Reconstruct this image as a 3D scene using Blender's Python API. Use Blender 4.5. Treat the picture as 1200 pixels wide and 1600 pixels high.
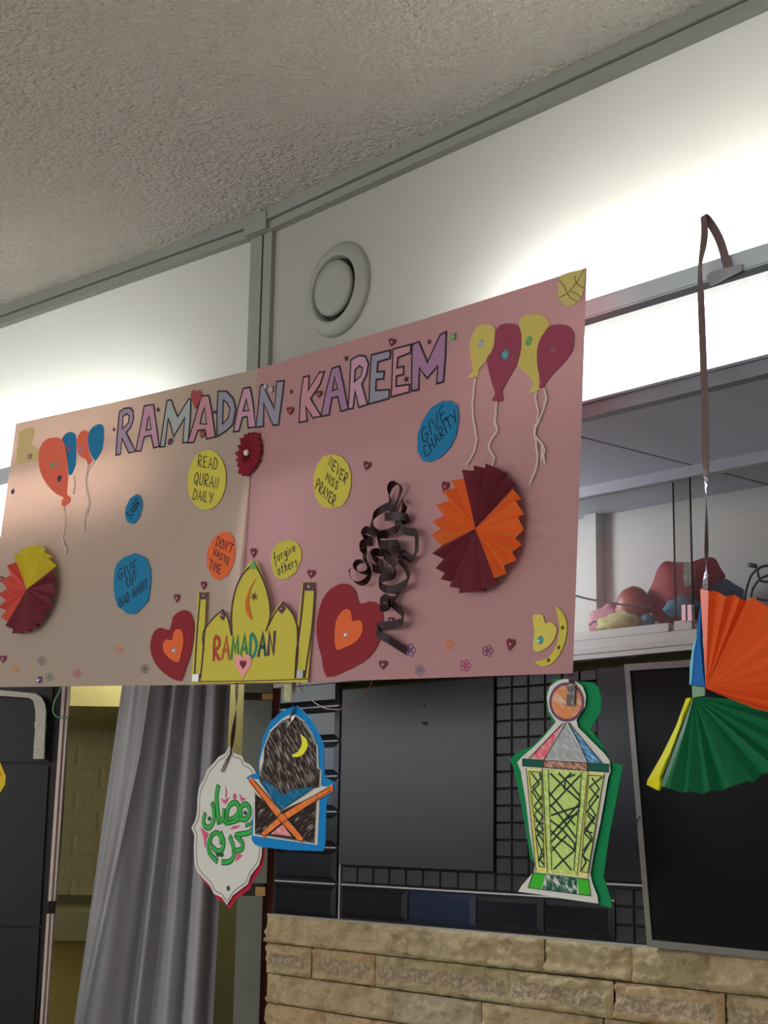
import bpy, bmesh, math, random
from mathutils import Vector, Matrix, geometry, noise
random.seed(7)
for o in list(bpy.data.objects): bpy.data.objects.remove(o)
SC = bpy.context.scene
COL = SC.collection
# ------------------------------------------------------------------ camera
FPX, PIT, ROL, YAW = 2450.0, math.radians(11.35), math.radians(0.93), math.radians(40.7)
EYE = Vector((0, 0, 1.5))
HEAD = Vector((-math.cos(YAW), math.sin(YAW), 0))
SIDE = Vector((math.sin(YAW), math.cos(YAW), 0))
ZUP = Vector((0, 0, 1))
FWD = HEAD*math.cos(PIT) + ZUP*math.sin(PIT)
UP0 = ZUP*math.cos(PIT) - HEAD*math.sin(PIT)
RGT = SIDE*math.cos(ROL) + UP0*math.sin(ROL)
UPV = UP0*math.cos(ROL) - SIDE*math.sin(ROL)
cam = bpy.data.cameras.new('camera'); co = bpy.data.objects.new('camera', cam); COL.objects.link(co)
M = Matrix((RGT, UPV, -FWD)).transposed().to_4x4(); M.translation = EYE
co.matrix_world = M
cam.sensor_fit = 'VERTICAL'; cam.sensor_height = 24.0; cam.lens = 24.0*FPX/1600.0
cam.clip_start = .05; cam.clip_end = 60
SC.camera = co
# ------------------------------------------------------------------ world, lights, exposure
W = bpy.data.worlds.new('daylight'); SC.world = W; W.use_nodes = True
W.node_tree.nodes['Background'].inputs[0].default_value = (.80, .88, 1, 1)
W.node_tree.nodes['Background'].inputs[1].default_value = 1.0
SC.view_settings.view_transform = 'Standard'; SC.view_settings.look = 'None'
SC.view_settings.exposure = 0.12; SC.view_settings.gamma = 1.0
SC.view_settings.use_curve_mapping = False

def area(name, loc, direction, sx, sy, power, color=(1, 1, 1), spread=180, xdir=None):
    l = bpy.data.lights.new(name, 'AREA'); l.shape = 'RECTANGLE'; l.size = sx; l.size_y = sy
    l.energy = power; l.color = color; l.spread = math.radians(spread)
    o = bpy.data.objects.new(name, l); COL.objects.link(o)
    z = -Vector(direction).normalized()
    x = Vector(xdir) if xdir else (Vector((1, 0, 0)) if abs(z.x) < .9 else Vector((0, 1, 0)))
    x = (x - z*x.dot(z)).normalized(); y = z.cross(x)
    m = Matrix((x, y, z)).transposed().to_4x4(); m.translation = Vector(loc); o.matrix_world = m
    return o
CEIL = 2.866
area('back_fill_light', (-1.6, -4.88, 1.95), (0, 1, 0), 5.6, 1.2, 95, (1.0, .97, .93), 180, (1, 0, 0))  # added fill to brighten the cabinet interior; no known window here
area('window_light', (-7.35, -2.2, 2.2), (1, 0, -.05), 3.6, .9, 45, (.93, .97, 1.0), 170, (0, 1, 0))
area('ceiling_lamp_light', (-4.4, -1.6, CEIL-.09), (0, 0, -1), 1.15, .28, 14, (1, .95, .87))
area('ceiling_lamp_light', (-.6, -1.6, CEIL-.09), (0, 0, -1), 1.15, .28, 14, (1, .95, .87))
area('ceiling_lamp_light', (-4.4, -3.8, CEIL-.09), (0, 0, -1), 1.15, .28, 14, (1, .95, .87))
area('ceiling_lamp_light', (-.6, -3.8, CEIL-.09), (0, 0, -1), 1.15, .28, 14, (1, .95, .87))
area('alcove_lamp_light', tuple(EYE+HEAD*4.78-SIDE*.75+ZUP*.62), (-.1, .1, -1), .5, .12, 3.0, (1, .96, .86), 180, tuple(SIDE))
TUBE_P = 13
RECESS_P, CAB_P = 7.5, .75   # watts of two added fill lights; the tubes above count per metre

# ------------------------------------------------------------------ materials
def lin(c): return tuple(((v/255)/12.92 if v/255 <= .04045 else ((v/255+.055)/1.055)**2.4) for v in c)
def A(c, E=.33): return tuple(min(.90, v/(E*1.6)) for v in lin(c))
MATS = {}
def mat(name, col, rough=.6, metal=0, spec=.3, bump=None, mix=None, hatch=None, trans=0, glass=False, coat=0):
    """col linear rgb. bump=(scale,strength,dist) mix=(col2,scale,lo,hi[,stretch]) hatch=(col2,scale,rot)"""
    if name in MATS: return MATS[name]
    m = bpy.data.materials.new(name); m.use_nodes = True; nt = m.node_tree; N = nt.nodes; L = nt.links
    b = N['Principled BSDF']; b.inputs['Base Color'].default_value = (*col, 1)
    b.inputs['Roughness'].default_value = rough; b.inputs['Metallic'].default_value = metal
    b.inputs['Specular IOR Level'].default_value = spec
    b.inputs['Coat Weight'].default_value = coat
    tc = N.new('ShaderNodeTexCoord')
    if mix:
        mp = N.new('ShaderNodeMapping'); L.new(tc.outputs['Object'], mp.inputs[0])
        if len(mix) > 4:
            mp.vector_type = 'TEXTURE'; mp.inputs['Rotation'].default_value = mix[4]; mp.inputs['Scale'].default_value = [1/q for q in mix[5]]
        n = N.new('ShaderNodeTexNoise'); n.inputs['Scale'].default_value = mix[1]; n.inputs['Detail'].default_value = 5
        L.new(mp.outputs[0], n.inputs['Vector'])
        r = N.new('ShaderNodeMapRange'); r.inputs[1].default_value = mix[2]; r.inputs[2].default_value = mix[3]
        L.new(n.outputs[0], r.inputs[0])
        x = N.new('ShaderNodeMix'); x.data_type = 'RGBA'; x.inputs[6].default_value = (*col, 1); x.inputs[7].default_value = (*mix[0], 1)
        L.new(r.outputs[0], x.inputs[0]); L.new(x.outputs[2], b.inputs['Base Color'])
    if hatch:
        mp = N.new('ShaderNodeMapping'); L.new(tc.outputs['Object'], mp.inputs[0]); mp.inputs['Rotation'].default_value = (0, hatch[2], 0)
        w = N.new('ShaderNodeTexWave'); w.bands_direction = 'X'; w.inputs['Scale'].default_value = hatch[1]; w.inputs['Distortion'].default_value = 1.2
        L.new(mp.outputs[0], w.inputs['Vector'])
        r = N.new('ShaderNodeMapRange'); r.inputs[1].default_value = .45; r.inputs[2].default_value = .8; L.new(w.outputs['Fac'], r.inputs[0])
        x = N.new('ShaderNodeMix'); x.data_type = 'RGBA'; x.inputs[6].default_value = (*col, 1); x.inputs[7].default_value = (*hatch[0], 1)
        L.new(r.outputs[0], x.inputs[0]); L.new(x.outputs[2], b.inputs['Base Color'])
    if bump:
        n = N.new('ShaderNodeTexNoise'); n.inputs['Scale'].default_value = bump[0]; n.inputs['Detail'].default_value = bump[3] if len(bump) > 3 else 4
        L.new(tc.outputs['Object'], n.inputs['Vector'])
        bp = N.new('ShaderNodeBump'); bp.inputs['Strength'].default_value = bump[1]; bp.inputs['Distance'].default_value = bump[2]
        L.new(n.outputs[0], bp.inputs['Height']); L.new(bp.outputs[0], b.inputs['Normal'])
    if trans:
        t = N.new('ShaderNodeBsdfTranslucent'); t.inputs[0].default_value = (*(trans[1]), 1)
        ms = N.new('ShaderNodeMixShader'); ms.inputs[0].default_value = trans[0]
        L.new(b.outputs[0], ms.inputs[1]); L.new(t.outputs[0], ms.inputs[2]); L.new(ms.outputs[0], N['Material Output'].inputs[0])
    if glass:
        b.inputs['Roughness'].default_value = .02
        tr = N.new('ShaderNodeBsdfTransparent'); tr.inputs[0].default_value = (.90, .905, .89, 1)
        gl = N.new('ShaderNodeBsdfGlossy'); gl.inputs['Roughness'].default_value = .03
        lw = N.new('ShaderNodeLayerWeight'); pw = N.new('ShaderNodeMath'); pw.operation = 'POWER'; pw.inputs[1].default_value = 4; L.new(lw.outputs['Facing'], pw.inputs[0]); fr = N.new('ShaderNodeMapRange'); fr.inputs[3].default_value = .03; fr.inputs[4].default_value = .6; L.new(pw.outputs[0], fr.inputs[0])
        ms = N.new('ShaderNodeMixShader'); L.new(fr.outputs[0], ms.inputs[0]); L.new(tr.outputs[0], ms.inputs[1]); L.new(gl.outputs[0], ms.inputs[2])
        L.new(ms.outputs[0], N['Material Output'].inputs[0])
    MATS[name] = m
    return m
def emis(name, col, s):
    m = bpy.data.materials.new(name); m.use_nodes = True; b = m.node_tree.nodes['Principled BSDF']
    b.inputs['Base Color'].default_value = (.8, .8, .8, 1); b.inputs['Emission Color'].default_value = (*col, 1); b.inputs['Emission Strength'].default_value = s
    return m
def paper(name, rgb, E=.33, **k): return mat(name, A(rgb, E), rough=.75, spec=.2, **k)

# ------------------------------------------------------------------ object helpers
ORG = {}
def wo(o): return ORG.get(o.name, Vector((0, 0, 0)))
def thing(name, label, cat, loc, group=None):
    o = bpy.data.objects.new(name, None); COL.objects.link(o); o.location = loc; o.empty_display_size = .05
    o['label'] = label; o['category'] = cat
    if group: o['group'] = group
    ORG[o.name] = Vector(loc); return o
def tag(o, label, cat, group=None):
    o['label'] = label; o['category'] = cat
    if group: o['group'] = group
    return o
class MB:
    def __init__(s): s.v = []; s.f = []; s.mi = []; s.sm = []
    def add(s, vs, fs, mi=0, sm=False):
        b = len(s.v); s.v += [Vector(v) for v in vs]
        for f in fs: s.f.append([i+b for i in f]); s.mi.append(mi); s.sm.append(sm)
    def box(s, a, b, mi=0):
        x0, y0, z0 = a; x1, y1, z1 = b
        s.add([(x0,y0,z0),(x1,y0,z0),(x1,y1,z0),(x0,y1,z0),(x0,y0,z1),(x1,y0,z1),(x1,y1,z1),(x0,y1,z1)],
              [(0,3,2,1),(4,5,6,7),(0,1,5,4),(1,2,6,5),(2,3,7,6),(3,0,4,7)], mi)
    def hexa(s, p, mi=0):   # 8 points: 4 front (ccw), 4 back
        s.add(p, [(0,1,2,3),(7,6,5,4),(0,4,5,1),(1,5,6,2),(2,6,7,3),(3,7,4,0)], mi)
    def prism(s, front, back, mi=0, holes=None):
        """front/back: matching lists of points; holes: list of (front,back)"""
        loops = [front] + [h[0] for h in (holes or [])]; bl = [back] + [h[1] for h in (holes or [])]
        tris = geometry.tessellate_polygon([[Vector(p) for p in l] for l in loops])
        F = [p for l in loops for p in l]; B = [p for l in bl for p in l]; n = len(F)
        fs = [tuple(t) for t in tris] + [(t[2]+n, t[1]+n, t[0]+n) for t in tris]
        k = 0
        for l in loops:
            m = len(l)
            for i in range(m): a = k+i; b = k+(i+1) % m; fs.append((a, b, b+n, a+n))
            k += m
        s.add(F+B, fs, mi)
    def tube(s, pts, r, n=6, mi=0, closed=False):
        pts = [Vector(p) for p in pts]; rings = []
        prev = None
        for i, p in enumerate(pts):
            t = (pts[min(i+1, len(pts)-1)] - pts[max(i-1, 0)]).normalized()
            a = prev if prev else (Vector((0,0,1)) if abs(t.z) < .9 else Vector((1,0,0)))
            u = (a - t*a.dot(t)).normalized(); prev = u; w = t.cross(u)
            rr = r[i] if isinstance(r, (list, tuple)) else r
            rings.append([p + u*math.cos(q*2*math.pi/n)*rr + w*math.sin(q*2*math.pi/n)*rr for q in range(n)])
        vs = [v for g in rings for v in g]; fs = []
        for i in range(len(pts)-1):
            for q in range(n): fs.append((i*n+q, i*n+(q+1) % n, (i+1)*n+(q+1) % n, (i+1)*n+q))
        fs.append(tuple(range(n-1, -1, -1))); fs.append(tuple((len(pts)-1)*n+q for q in range(n)))
        s.add(vs, fs, mi, True)
    def build(s, name, m, parent=None, label=None, kind=None, fix=True):
        me = bpy.data.meshes.new(name)
        c = sum(s.v, Vector())/len(s.v)
        me.from_pydata([v-c for v in s.v], [], s.f); me.update()
        for mm in (m if isinstance(m, (list, tuple)) else [m]): me.materials.append(mm)
        for p, i, q in zip(me.polygons, s.mi, s.sm): p.material_index = i; p.use_smooth = q
        if fix:
            bm = bmesh.new(); bm.from_mesh(me); bmesh.ops.recalc_face_normals(bm, faces=bm.faces); bm.to_mesh(me); bm.free()
        o = bpy.data.objects.new(name, me); COL.objects.link(o)
        o.location = c - (wo(parent) if parent else Vector())
        if parent: o.parent = parent
        ORG[o.name] = c
        if label: o['label'] = label
        if kind: o['kind'] = kind
        return o
def struct(name, mb, m, parent=None): return mb.build(name, m, parent, kind='structure' if parent is None else None)

# ------------------------------------------------------------------ planes & drawing in a plane
def ray(x, y): return FWD + RGT*((x-600)/FPX) - UPV*((y-800)/FPX)
class Plane:
    def __init__(s, p, n):
        s.p = Vector(p); s.n = Vector(n).normalized()
        if s.n.dot(EYE - s.p) < 0: s.n = -s.n
    def pt(s, x, y, off=0):
        v = ray(x, y); t = (s.p + s.n*off - EYE).dot(s.n)/v.dot(s.n); return EYE + v*t
def Z(x0, y0, k): return lambda pts: [(x0+p[0]/k, y0+p[1]/k) for p in pts]
def cr(pts, n=5, closed=False):
    out = []; m = len(pts)
    P = lambda i: Vector(pts[i % m]) if closed else Vector(pts[max(0, min(m-1, i))])
    for i in range(m if closed else m-1):
        a, b, c, d = P(i-1), P(i), P(i+1), P(i+2)
        for k in range(n):
            t = k/n
            out.append(.5*((2*b) + (c-a)*t + (2*a-5*b+4*c-d)*t*t + (3*b-a-3*c+d)*t**3))
    if not closed: out.append(P(m-1))
    return out
TH = .0005
def pol(mb, pl, pts, off, th=TH, mi=0, holes=None):
    f = [pl.pt(p[0], p[1], off+th) for p in pts]; b = [q - pl.n*th for q in f]
    hs = []
    for h in holes or []:
        hf = [pl.pt(p[0], p[1], off+th) for p in h]; hs.append((hf, [q - pl.n*th for q in hf]))
    mb.prism(f, b, mi, hs)
def strk(mb, pl, pts, w, off, mi=0, closed=False, th=.0003):
    """pen stroke of width w metres along pixel points"""
    P = [pl.pt(p[0], p[1], off+th) for p in pts]
    Q = [P[0]]
    for p in P[1:]:
        if (p-Q[-1]).length > 1e-5: Q.append(p)
    P = Q
    if len(P) < 2: return
    n = len(P); L = []; R_ = []
    for i in range(n):
        if closed: a = (P[i]-P[i-1]).normalized(); b = (P[(i+1) % n]-P[i]).normalized()
        else:
            a = (P[i]-P[i-1]).normalized() if i else (P[1]-P[0]).normalized()
            b = (P[i+1]-P[i]).normalized() if i < n-1 else a
        na = a.cross(pl.n); nb = b.cross(pl.n); mm = (na+nb)
        if mm.length < .3: mm = na
        mm.normalize(); k = min(1.6, 1/max(.3, mm.dot(na)))
        e = Vector() if closed or 0 < i < n-1 else (-a if i == 0 else b)*w*.35
        L.append(P[i]+mm*w/2*k+e); R_.append(P[i]-mm*w/2*k+e)
    for i in range(n if closed else n-1):
        j = (i+1) % n; q = [L[i], R_[i], R_[j], L[j]]
        mb.add(q + [v - pl.n*th for v in q], [(0,1,2,3),(0,3,7,4),(1,5,6,2)], mi)
def ell(cx, cy, rx, ry, rot=0, n=28, a0=0, a1=360):
    c, s = math.cos(math.radians(rot)), math.sin(math.radians(rot)); out = []
    m = n if a1-a0 >= 360 else n+1
    for i in range(m):
        a = math.radians(a0+(a1-a0)*i/n); x, y = rx*math.cos(a), ry*math.sin(a); out.append((cx+x*c-y*s, cy+x*s+y*c))
    return out
def heart(cx, cy, w, h, rot=0, n=20):
    c, s = math.cos(math.radians(rot)), math.sin(math.radians(rot)); out = []
    for i in range(n):
        t = 2*math.pi*i/n; x = math.sin(t)**3*w/2; y = -(13*math.cos(t)-5*math.cos(2*t)-2*math.cos(3*t)-math.cos(4*t))/29*h
        out.append((cx+x*c-y*s, cy+x*s+y*c))
    return out
def star(cx, cy, r, rot=0, k=.42, n=5):
    return [(cx+math.sin(rot+i*math.pi/n)*(r if i % 2 == 0 else r*k)*.85, cy-math.cos(rot+i*math.pi/n)*(r if i % 2 == 0 else r*k)) for i in range(2*n)]
G = {  # hand-written pen alphabet, box 0..1 wide, 0..1 high
'A':[[(0,0),(.5,1),(1,0)],[(.2,.38),(.82,.38)]],'B':[[(.1,0),(.1,1),(.7,.95),(.75,.65),(.1,.52),(.85,.45),(.85,.1),(.1,0)]],
'C':[[(.95,.85),(.5,1),(.1,.6),(.15,.15),(.6,0),(.95,.15)]],'D':[[(.1,0),(.1,1),(.65,.9),(.95,.5),(.65,.08),(.1,0)]],
'E':[[(.9,1),(.1,.97),(.1,0),(.9,.03)],[(.1,.5),(.75,.5)]],'G':[[(.9,.85),(.5,1),(.1,.6),(.15,.12),(.6,0),(.9,.2),(.9,.45),(.5,.45)]],
'H':[[(.1,0),(.1,1)],[(.9,0),(.9,1)],[(.1,.5),(.9,.5)]],'I':[[(.5,0),(.5,1)]],'L':[[(.15,1),(.12,0),(.85,.03)]],
'M':[[(.02,0),(.15,1),(.5,.35),(.85,1),(.98,0)]],'N':[[(.1,0),(.12,1),(.85,.02),(.9,1)]],'O':[[(.5,1),(.1,.7),(.12,.2),(.5,0),(.9,.25),(.88,.75),(.5,1)]],
'P':[[(.12,0),(.12,1),(.7,.97),(.85,.72),(.6,.5),(.12,.46)]],'Q':[[(.5,1),(.1,.7),(.12,.2),(.5,0),(.9,.25),(.88,.75),(.5,1)],[(.55,.3),(1,-.15)]],
'R':[[(.12,0),(.12,1),(.7,.97),(.85,.72),(.6,.52),(.14,.46),(.9,0)]],'S':[[(.85,.9),(.45,1),(.15,.75),(.5,.52),(.85,.3),(.5,0),(.1,.12)]],
'T':[[(0,1),(1,.97)],[(.5,1),(.5,0)]],'U':[[(.1,1),(.12,.2),(.5,0),(.85,.2),(.9,1)]],'V':[[(0,1),(.5,0),(1,1)]],
'W':[[(0,1),(.25,0),(.5,.65),(.75,0),(1,1)]],'Y':[[(0,1),(.5,.5)],[(1,1),(.45,0)]],"'":[[(.5,1.05),(.4,.75)]],
'f':[[(.9,1.15),(.55,1.2),(.4,.9),(.4,-.5)],[(.05,.62),(.85,.66)]],'o':[[(.5,.65),(.15,.45),(.2,.08),(.55,0),(.85,.25),(.8,.55),(.5,.65)]],
'r':[[(.2,.65),(.25,0)],[(.25,.4),(.5,.62),(.85,.6)]],'g':[[(.8,.6),(.3,.62),(.2,.2),(.6,.08),(.8,.55),(.8,-.35),(.4,-.5),(.1,-.35)]],
'i':[[(.5,.6),(.5,0)],[(.5,.9),(.52,.95)]],'v':[[(.1,.62),(.45,0),(.9,.65)]],'e':[[(.15,.32),(.85,.38),(.6,.66),(.2,.5),(.25,.08),(.85,.08)]],
't':[[(.45,1.1),(.45,.1),(.8,.02)],[(.1,.68),(.85,.7)]],'h':[[(.2,1.1),(.2,0)],[(.2,.4),(.55,.62),(.8,.45),(.82,0)]],'s':[[(.8,.6),(.4,.66),(.25,.48),(.7,.25),(.5,0),(.15,.06)]]}
def text(mb, pl, s, bl, br, up, w, off, mis=None):
    bl, br, up = Vector(bl), Vector(br), Vector(up); wd = {' ': .7, 'I': .45, "'": .35, 'i': .45}
    tot = sum(wd.get(c, 1.0) for c in s); x = 0
    for i, c in enumerate(s):
        k = wd.get(c, 1.0); jx = random.uniform(-.03, .03)
        for st in G.get(c, []):
            pts = [bl + (br-bl)*((x+.12*k+p[0]*.76*k)/tot) + up*(p[1]+jx) for p in st]
            if len(pts) > 4 and c in 'CDGOQSUPRBfogesr': pts = cr(pts, 3)
            strk(mb, pl, pts, w, off, mis[i] if mis else 0)
        x += k
def ribbon(mb, pts, w, mi=0, n=4):
    """pts: list of (Vector, width-direction Vector)"""
    P = cr([p for p, _ in pts], n); D_ = cr([d for _, d in pts], n); t = .0004
    for i in range(len(P)-1):
        a, b = P[i], P[i+1]; u, v = D_[i].normalized()*w/2, D_[i+1].normalized()*w/2
        nn = (b-a).cross(u); nn = nn.normalized()*t if nn.length > 1e-9 else Vector((0, t, 0))
        q = [a-u, a+u, b+v, b-v]
        mb.add(q+[x+nn for x in q], [(0,1,2,3),(7,6,5,4),(0,3,7,4),(1,5,6,2)], mi, False)
def ball(mb, c, r, mi=0, seg=8, rings=6, ax=None, fn=None):
    vs = []; fs = []; c = Vector(c)
    X, Y, Zz = ax or (Vector((1,0,0)), Vector((0,1,0)), Vector((0,0,1)))
    rx, ry, rz = r if isinstance(r, (tuple, list)) else (r, r, r)
    for i in range(rings+1):
        th = math.pi*i/rings
        for j in range(seg):
            ph = 2*math.pi*j/seg; d = Vector((math.sin(th)*math.cos(ph), math.sin(th)*math.sin(ph), math.cos(th)))
            k = fn(d) if fn else 1
            vs.append(c + X*d.x*rx*k + Y*d.y*ry*k + Zz*d.z*rz*k)
    for i in range(rings):
        for j in range(seg): fs.append((i*seg+j, (i+1)*seg+j, (i+1)*seg+(j+1) % seg, i*seg+(j+1) % seg))
    mb.add(vs, fs, mi, True)

# ================================================================== SETTING
Y0 = 2.0                        # upper wall plane
KY = 2.418                      # recessed lower wall plane
BY = 2.67                       # back of the glazed cabinet
PW = Plane((0, Y0, 0), (0, 1, 0))
PK = Plane((0, KY, 0), (0, 1, 0))
PB = Plane((0, BY, 0), (0, 1, 0))
KX = -2.752                     # where the upper wall bends
KA = math.radians(6.6)
LD = Vector((-math.cos(KA), -math.sin(KA), 0))    # direction of the left stretch, away from the bend
LN = Vector((math.sin(KA), -math.cos(KA), 0))     # its normal, into the room
KP = Vector((KX, Y0, 0))
SOF = 1.5 + .718                # soffit height
def LP(s, out, z): v = KP + LD*s + LN*out; return Vector((v.x, v.y, z))
c_white = mat('diffuser_panel', (.62, .62, .58), rough=.45, spec=.35, trans=(.5, (.86, .87, .84)))
m_frame = mat('grey_aluminium', A((108, 110, 105), .30), rough=.42, spec=.4, metal=0.1)
m_frame2 = mat('grey_aluminium_bead', A((98, 101, 97), .30), rough=.45, spec=.4)
m_ceil = mat('stippled_ceiling', (.85, .81, .74), rough=.9, spec=.1, bump=(88, 1.0, .040, 3))
m_wall = mat('cream_wall', (.62, .60, .54), rough=.8)
m_floor = mat('light_floor', (.50, .47, .43), rough=.5, bump=(30, .1, .002))
XR, XL, YB = 3.0, -7.5, -5.0
mb = MB(); mb.box((XL, YB, -.1), (XR, 5.2, 0)); struct('floor', mb, m_floor)
mb = MB(); mb.box((XL, YB, CEIL), (XR, 5.2, CEIL+.1)); struct('ceiling', mb, m_ceil)
mb = MB(); mb.box((XL, YB-.1, 0), (XR, YB, 1.34)); mb.box((XL, YB-.1, 2.56), (XR, YB, CEIL)); mb.box((XL, YB-.1, 1.34), (-4.45, YB, 2.56)); mb.box((1.25, YB-.1, 1.34), (XR, YB, 2.56)); struct('wall_back', mb, m_wall)
mb = MB(); mb.box((XR, YB, 0), (XR+.1, 5.2, CEIL)); struct('wall_right', mb, m_wall)
mb = MB()
mb.box((XL-.1, YB, 0), (XL, 5.2, 1.72)); mb.box((XL-.1, YB, 2.7), (XL, 5.2, CEIL))
mb.box((XL-.1, YB, 1.72), (XL, -4.05, 2.7)); mb.box((XL-.1, -.35, 1.72), (XL, 5.2, 2.7))
struct('wall_left', mb, m_wall)
mb = MB(); mb.box((XL, YB, 0), (XL+.03, 1.5, 1.62)); mb.box((XL+.03, YB, 0), (XR, YB+.03, 1.30)); struct('trim_12', mb, mat('reflection_dark_band', (.05, .045, .04), rough=.6))  # unseen dark band added to keep the lower tile reflections dark
mb = MB(); mb.box((XL, 5.2, 0), (XR, 5.3, CEIL)); struct('wall_far', mb, mat('plain_yellow_wall', A((150, 142, 85), .33), rough=.8))
mw = mat('white_window_frame', (.7, .7, .68), rough=.4)
mb = MB()
for y in (-4.05, -2.85, -1.62, -.39): mb.box((XL-.07, y, 1.72), (XL-.02, y+.05, 2.7))
mb.box((XL-.07, -4.05, 1.72), (XL-.02, -.35, 1.77)); mb.box((XL-.07, -4.05, 2.65), (XL-.02, -.35, 2.7))
win = mb.build('window_1', mw, kind='structure')
mb = MB()
for k in range(6): mb.box((-4.45+k*1.13, YB-.07, 1.34), (-4.40+k*1.13, YB-.02, 2.56))
mb.box((-4.45, YB-.07, 1.34), (1.25, YB-.02, 1.39)); mb.box((-4.45, YB-.07, 2.51), (1.25, YB-.02, 2.56)); fill_win = mb.build('fill_window', mw, kind='structure')  # added unseen frame around the back fill light
for k in range(5):
    mb = MB(); mb.box((-4.40+k*1.13, YB-.05, 1.39), (-3.32+k*1.13, YB-.044, 2.51)); mb.build('pane', mat('clear_glass', (1,1,1), glass=True), fill_win)
for y in (-4.0, -2.8, -1.57):
    mb = MB(); mb.box((XL-.05, y, 1.77), (XL-.044, y+1.2, 2.65)); mb.build('pane', mat('clear_glass', (1,1,1), glass=True), win)
for (x, y) in ((-4.4, -1.6), (-.6, -1.6), (-4.4, -3.8), (-.6, -3.8)):
    mb = MB(); mb.box((x-.62, y-.18, CEIL-.075), (x+.62, y+.18, CEIL))
    # out of view: room lamps
    o = mb.build('ceiling_light', mw)
    tag(o, 'white ceiling light behind the viewpoint, ' + ('front' if y > -2 else 'rear') + ' one on the ' + ('window' if x < -2 else 'far') + ' side', 'ceiling light', 'room ceiling lights')

# ---- upper wall: translucent panels, light boxes behind them
RX = XR
mb = MB()
mb.add([(KX, Y0, SOF), (RX, Y0, SOF), (RX, Y0, CEIL), (KX, Y0, CEIL)], [(0,1,2,3)])
mb.add([LP(0,0,SOF), LP(4.2,0,SOF), LP(4.2,0,CEIL), LP(0,0,CEIL)], [(3,2,1,0)])
struct('wall_front', mb, c_white)
m_box = mat('light_box_white', (.55, .55, .53), rough=.8)
BD = .20
mb = MB()
mb.box((KX, Y0+BD, SOF), (RX, Y0+BD+.02, CEIL))
mb.add([LP(0,-BD,SOF), LP(4.2,-BD,SOF), LP(4.2,-BD,CEIL), LP(0,-BD,CEIL)], [(0,1,2,3)])
mb.box((KX-.02, Y0+.02, SOF+.003), (KX+.02, Y0+BD, CEIL))
struct('wall_light_box', mb, m_box)
# soffit under the upper wall, with a seam running back
m_sof = mat('soffit_panel', (.45, .48, .56), rough=.55, spec=.3)
vx = PW.pt(910, 672); seam = Plane((0, 0, SOF), (0, 0, 1)).pt(1060, 712)
mb = MB()
sx = seam.x
for (a, b) in ((-3.0, sx-.004), (sx+.004, sx+1.3), (sx+1.308, RX)):
    mb.box((a, Y0+.0, SOF-.012), (b, BY+.02, SOF))
mb.box((-3.0, Y0+.01, SOF-.006), (RX, BY+.02, SOF+.002), 1)
mb.hexa([LP(.2,-.0,SOF-.012), LP(4.2,-.0,SOF-.012), LP(4.2,-.7,SOF-.012), LP(.2,-.7,SOF-.012), LP(.2,-.0,SOF), LP(4.2,-.0,SOF), LP(4.2,-.7,SOF), LP(.2,-.7,SOF)])
struct('trim_1', mb, [m_sof, mat('seam_dark', (.05, .05, .055), rough=.7)])
# front edge profile of the soffit
mb = MB(); mb.box((KX, Y0-.012, SOF-.014), (RX, Y0+.012, SOF+.010)); mb.box((KX, Y0-.018, SOF+.010), (RX, Y0-.0, SOF+.015))
mb.hexa([LP(0,.012,SOF-.014), LP(4.2,.012,SOF-.014), LP(4.2,-.01,SOF-.014), LP(0,-.01,SOF-.014), LP(0,.012,SOF+.012), LP(4.2,.012,SOF+.012), LP(4.2,-.01,SOF+.012), LP(0,-.01,SOF+.012)])
struct('trim_2', mb, mat('soffit_edge', (.20, .215, .25), rough=.5))
# rail
RZ1 = PW.pt(917, 484).z; RZ0 = RZ1-.045
mb = MB(); mb.box((KX, Y0-.038, RZ0), (RX, Y0+.0, RZ1)); mb.box((KX, Y0-.041, RZ0+.014), (RX, Y0-.038, RZ1-.003)); mb.box((KX, Y0-.0385, RZ0-.001), (RX, Y0-.0, RZ0+.011), 1)
struct('trim_3', mb, [mat('rail_grey', A((140, 148, 154), .33), rough=.4, spec=.4), mat('rail_grey_shade', (.10,.11,.125), rough=.5)])  # darker lower strip has the shade under the rail put into its colour
mb = MB(); mb.hexa([LP(0,.038,RZ0), LP(4.2,.038,RZ0), LP(4.2,0,RZ0), LP(0,0,RZ0), LP(0,.038,RZ1), LP(4.2,.038,RZ1), LP(4.2,0,RZ1), LP(0,0,RZ1)])
struct('trim_4', mb, MATS['rail_grey'])
# ceiling trim (two steps)
TZ = PW.pt(815, 190).z
def lbox(mb, s0, s1, o0, o1, z0, z1, mi=0):
    mb.hexa([LP(s0,o1,z0), LP(s1,o1,z0), LP(s1,o0,z0), LP(s0,o0,z0), LP(s0,o1,z1), LP(s1,o1,z1), LP(s1,o0,z1), LP(s0,o0,z1)], mi)
mb = MB(); mb.box((KX, Y0-.030, TZ+.022), (RX, Y0, CEIL)); mb.box((KX, Y0-.022, TZ), (RX, Y0, TZ+.0195)); mb.box((KX, Y0-.018, TZ+.019), (RX, Y0, TZ+.0225), 1)
struct('trim_5', mb, [m_frame, m_frame2])
mb = MB(); lbox(mb, 0, 4.2, 0, .030, TZ+.022, CEIL); lbox(mb, 0, 4.2, 0, .022, TZ, TZ+.0195); lbox(mb, 0, 4.2, 0, .018, TZ+.019, TZ+.0225, 1)
struct('trim_6', mb, [m_frame, m_frame2])
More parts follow.
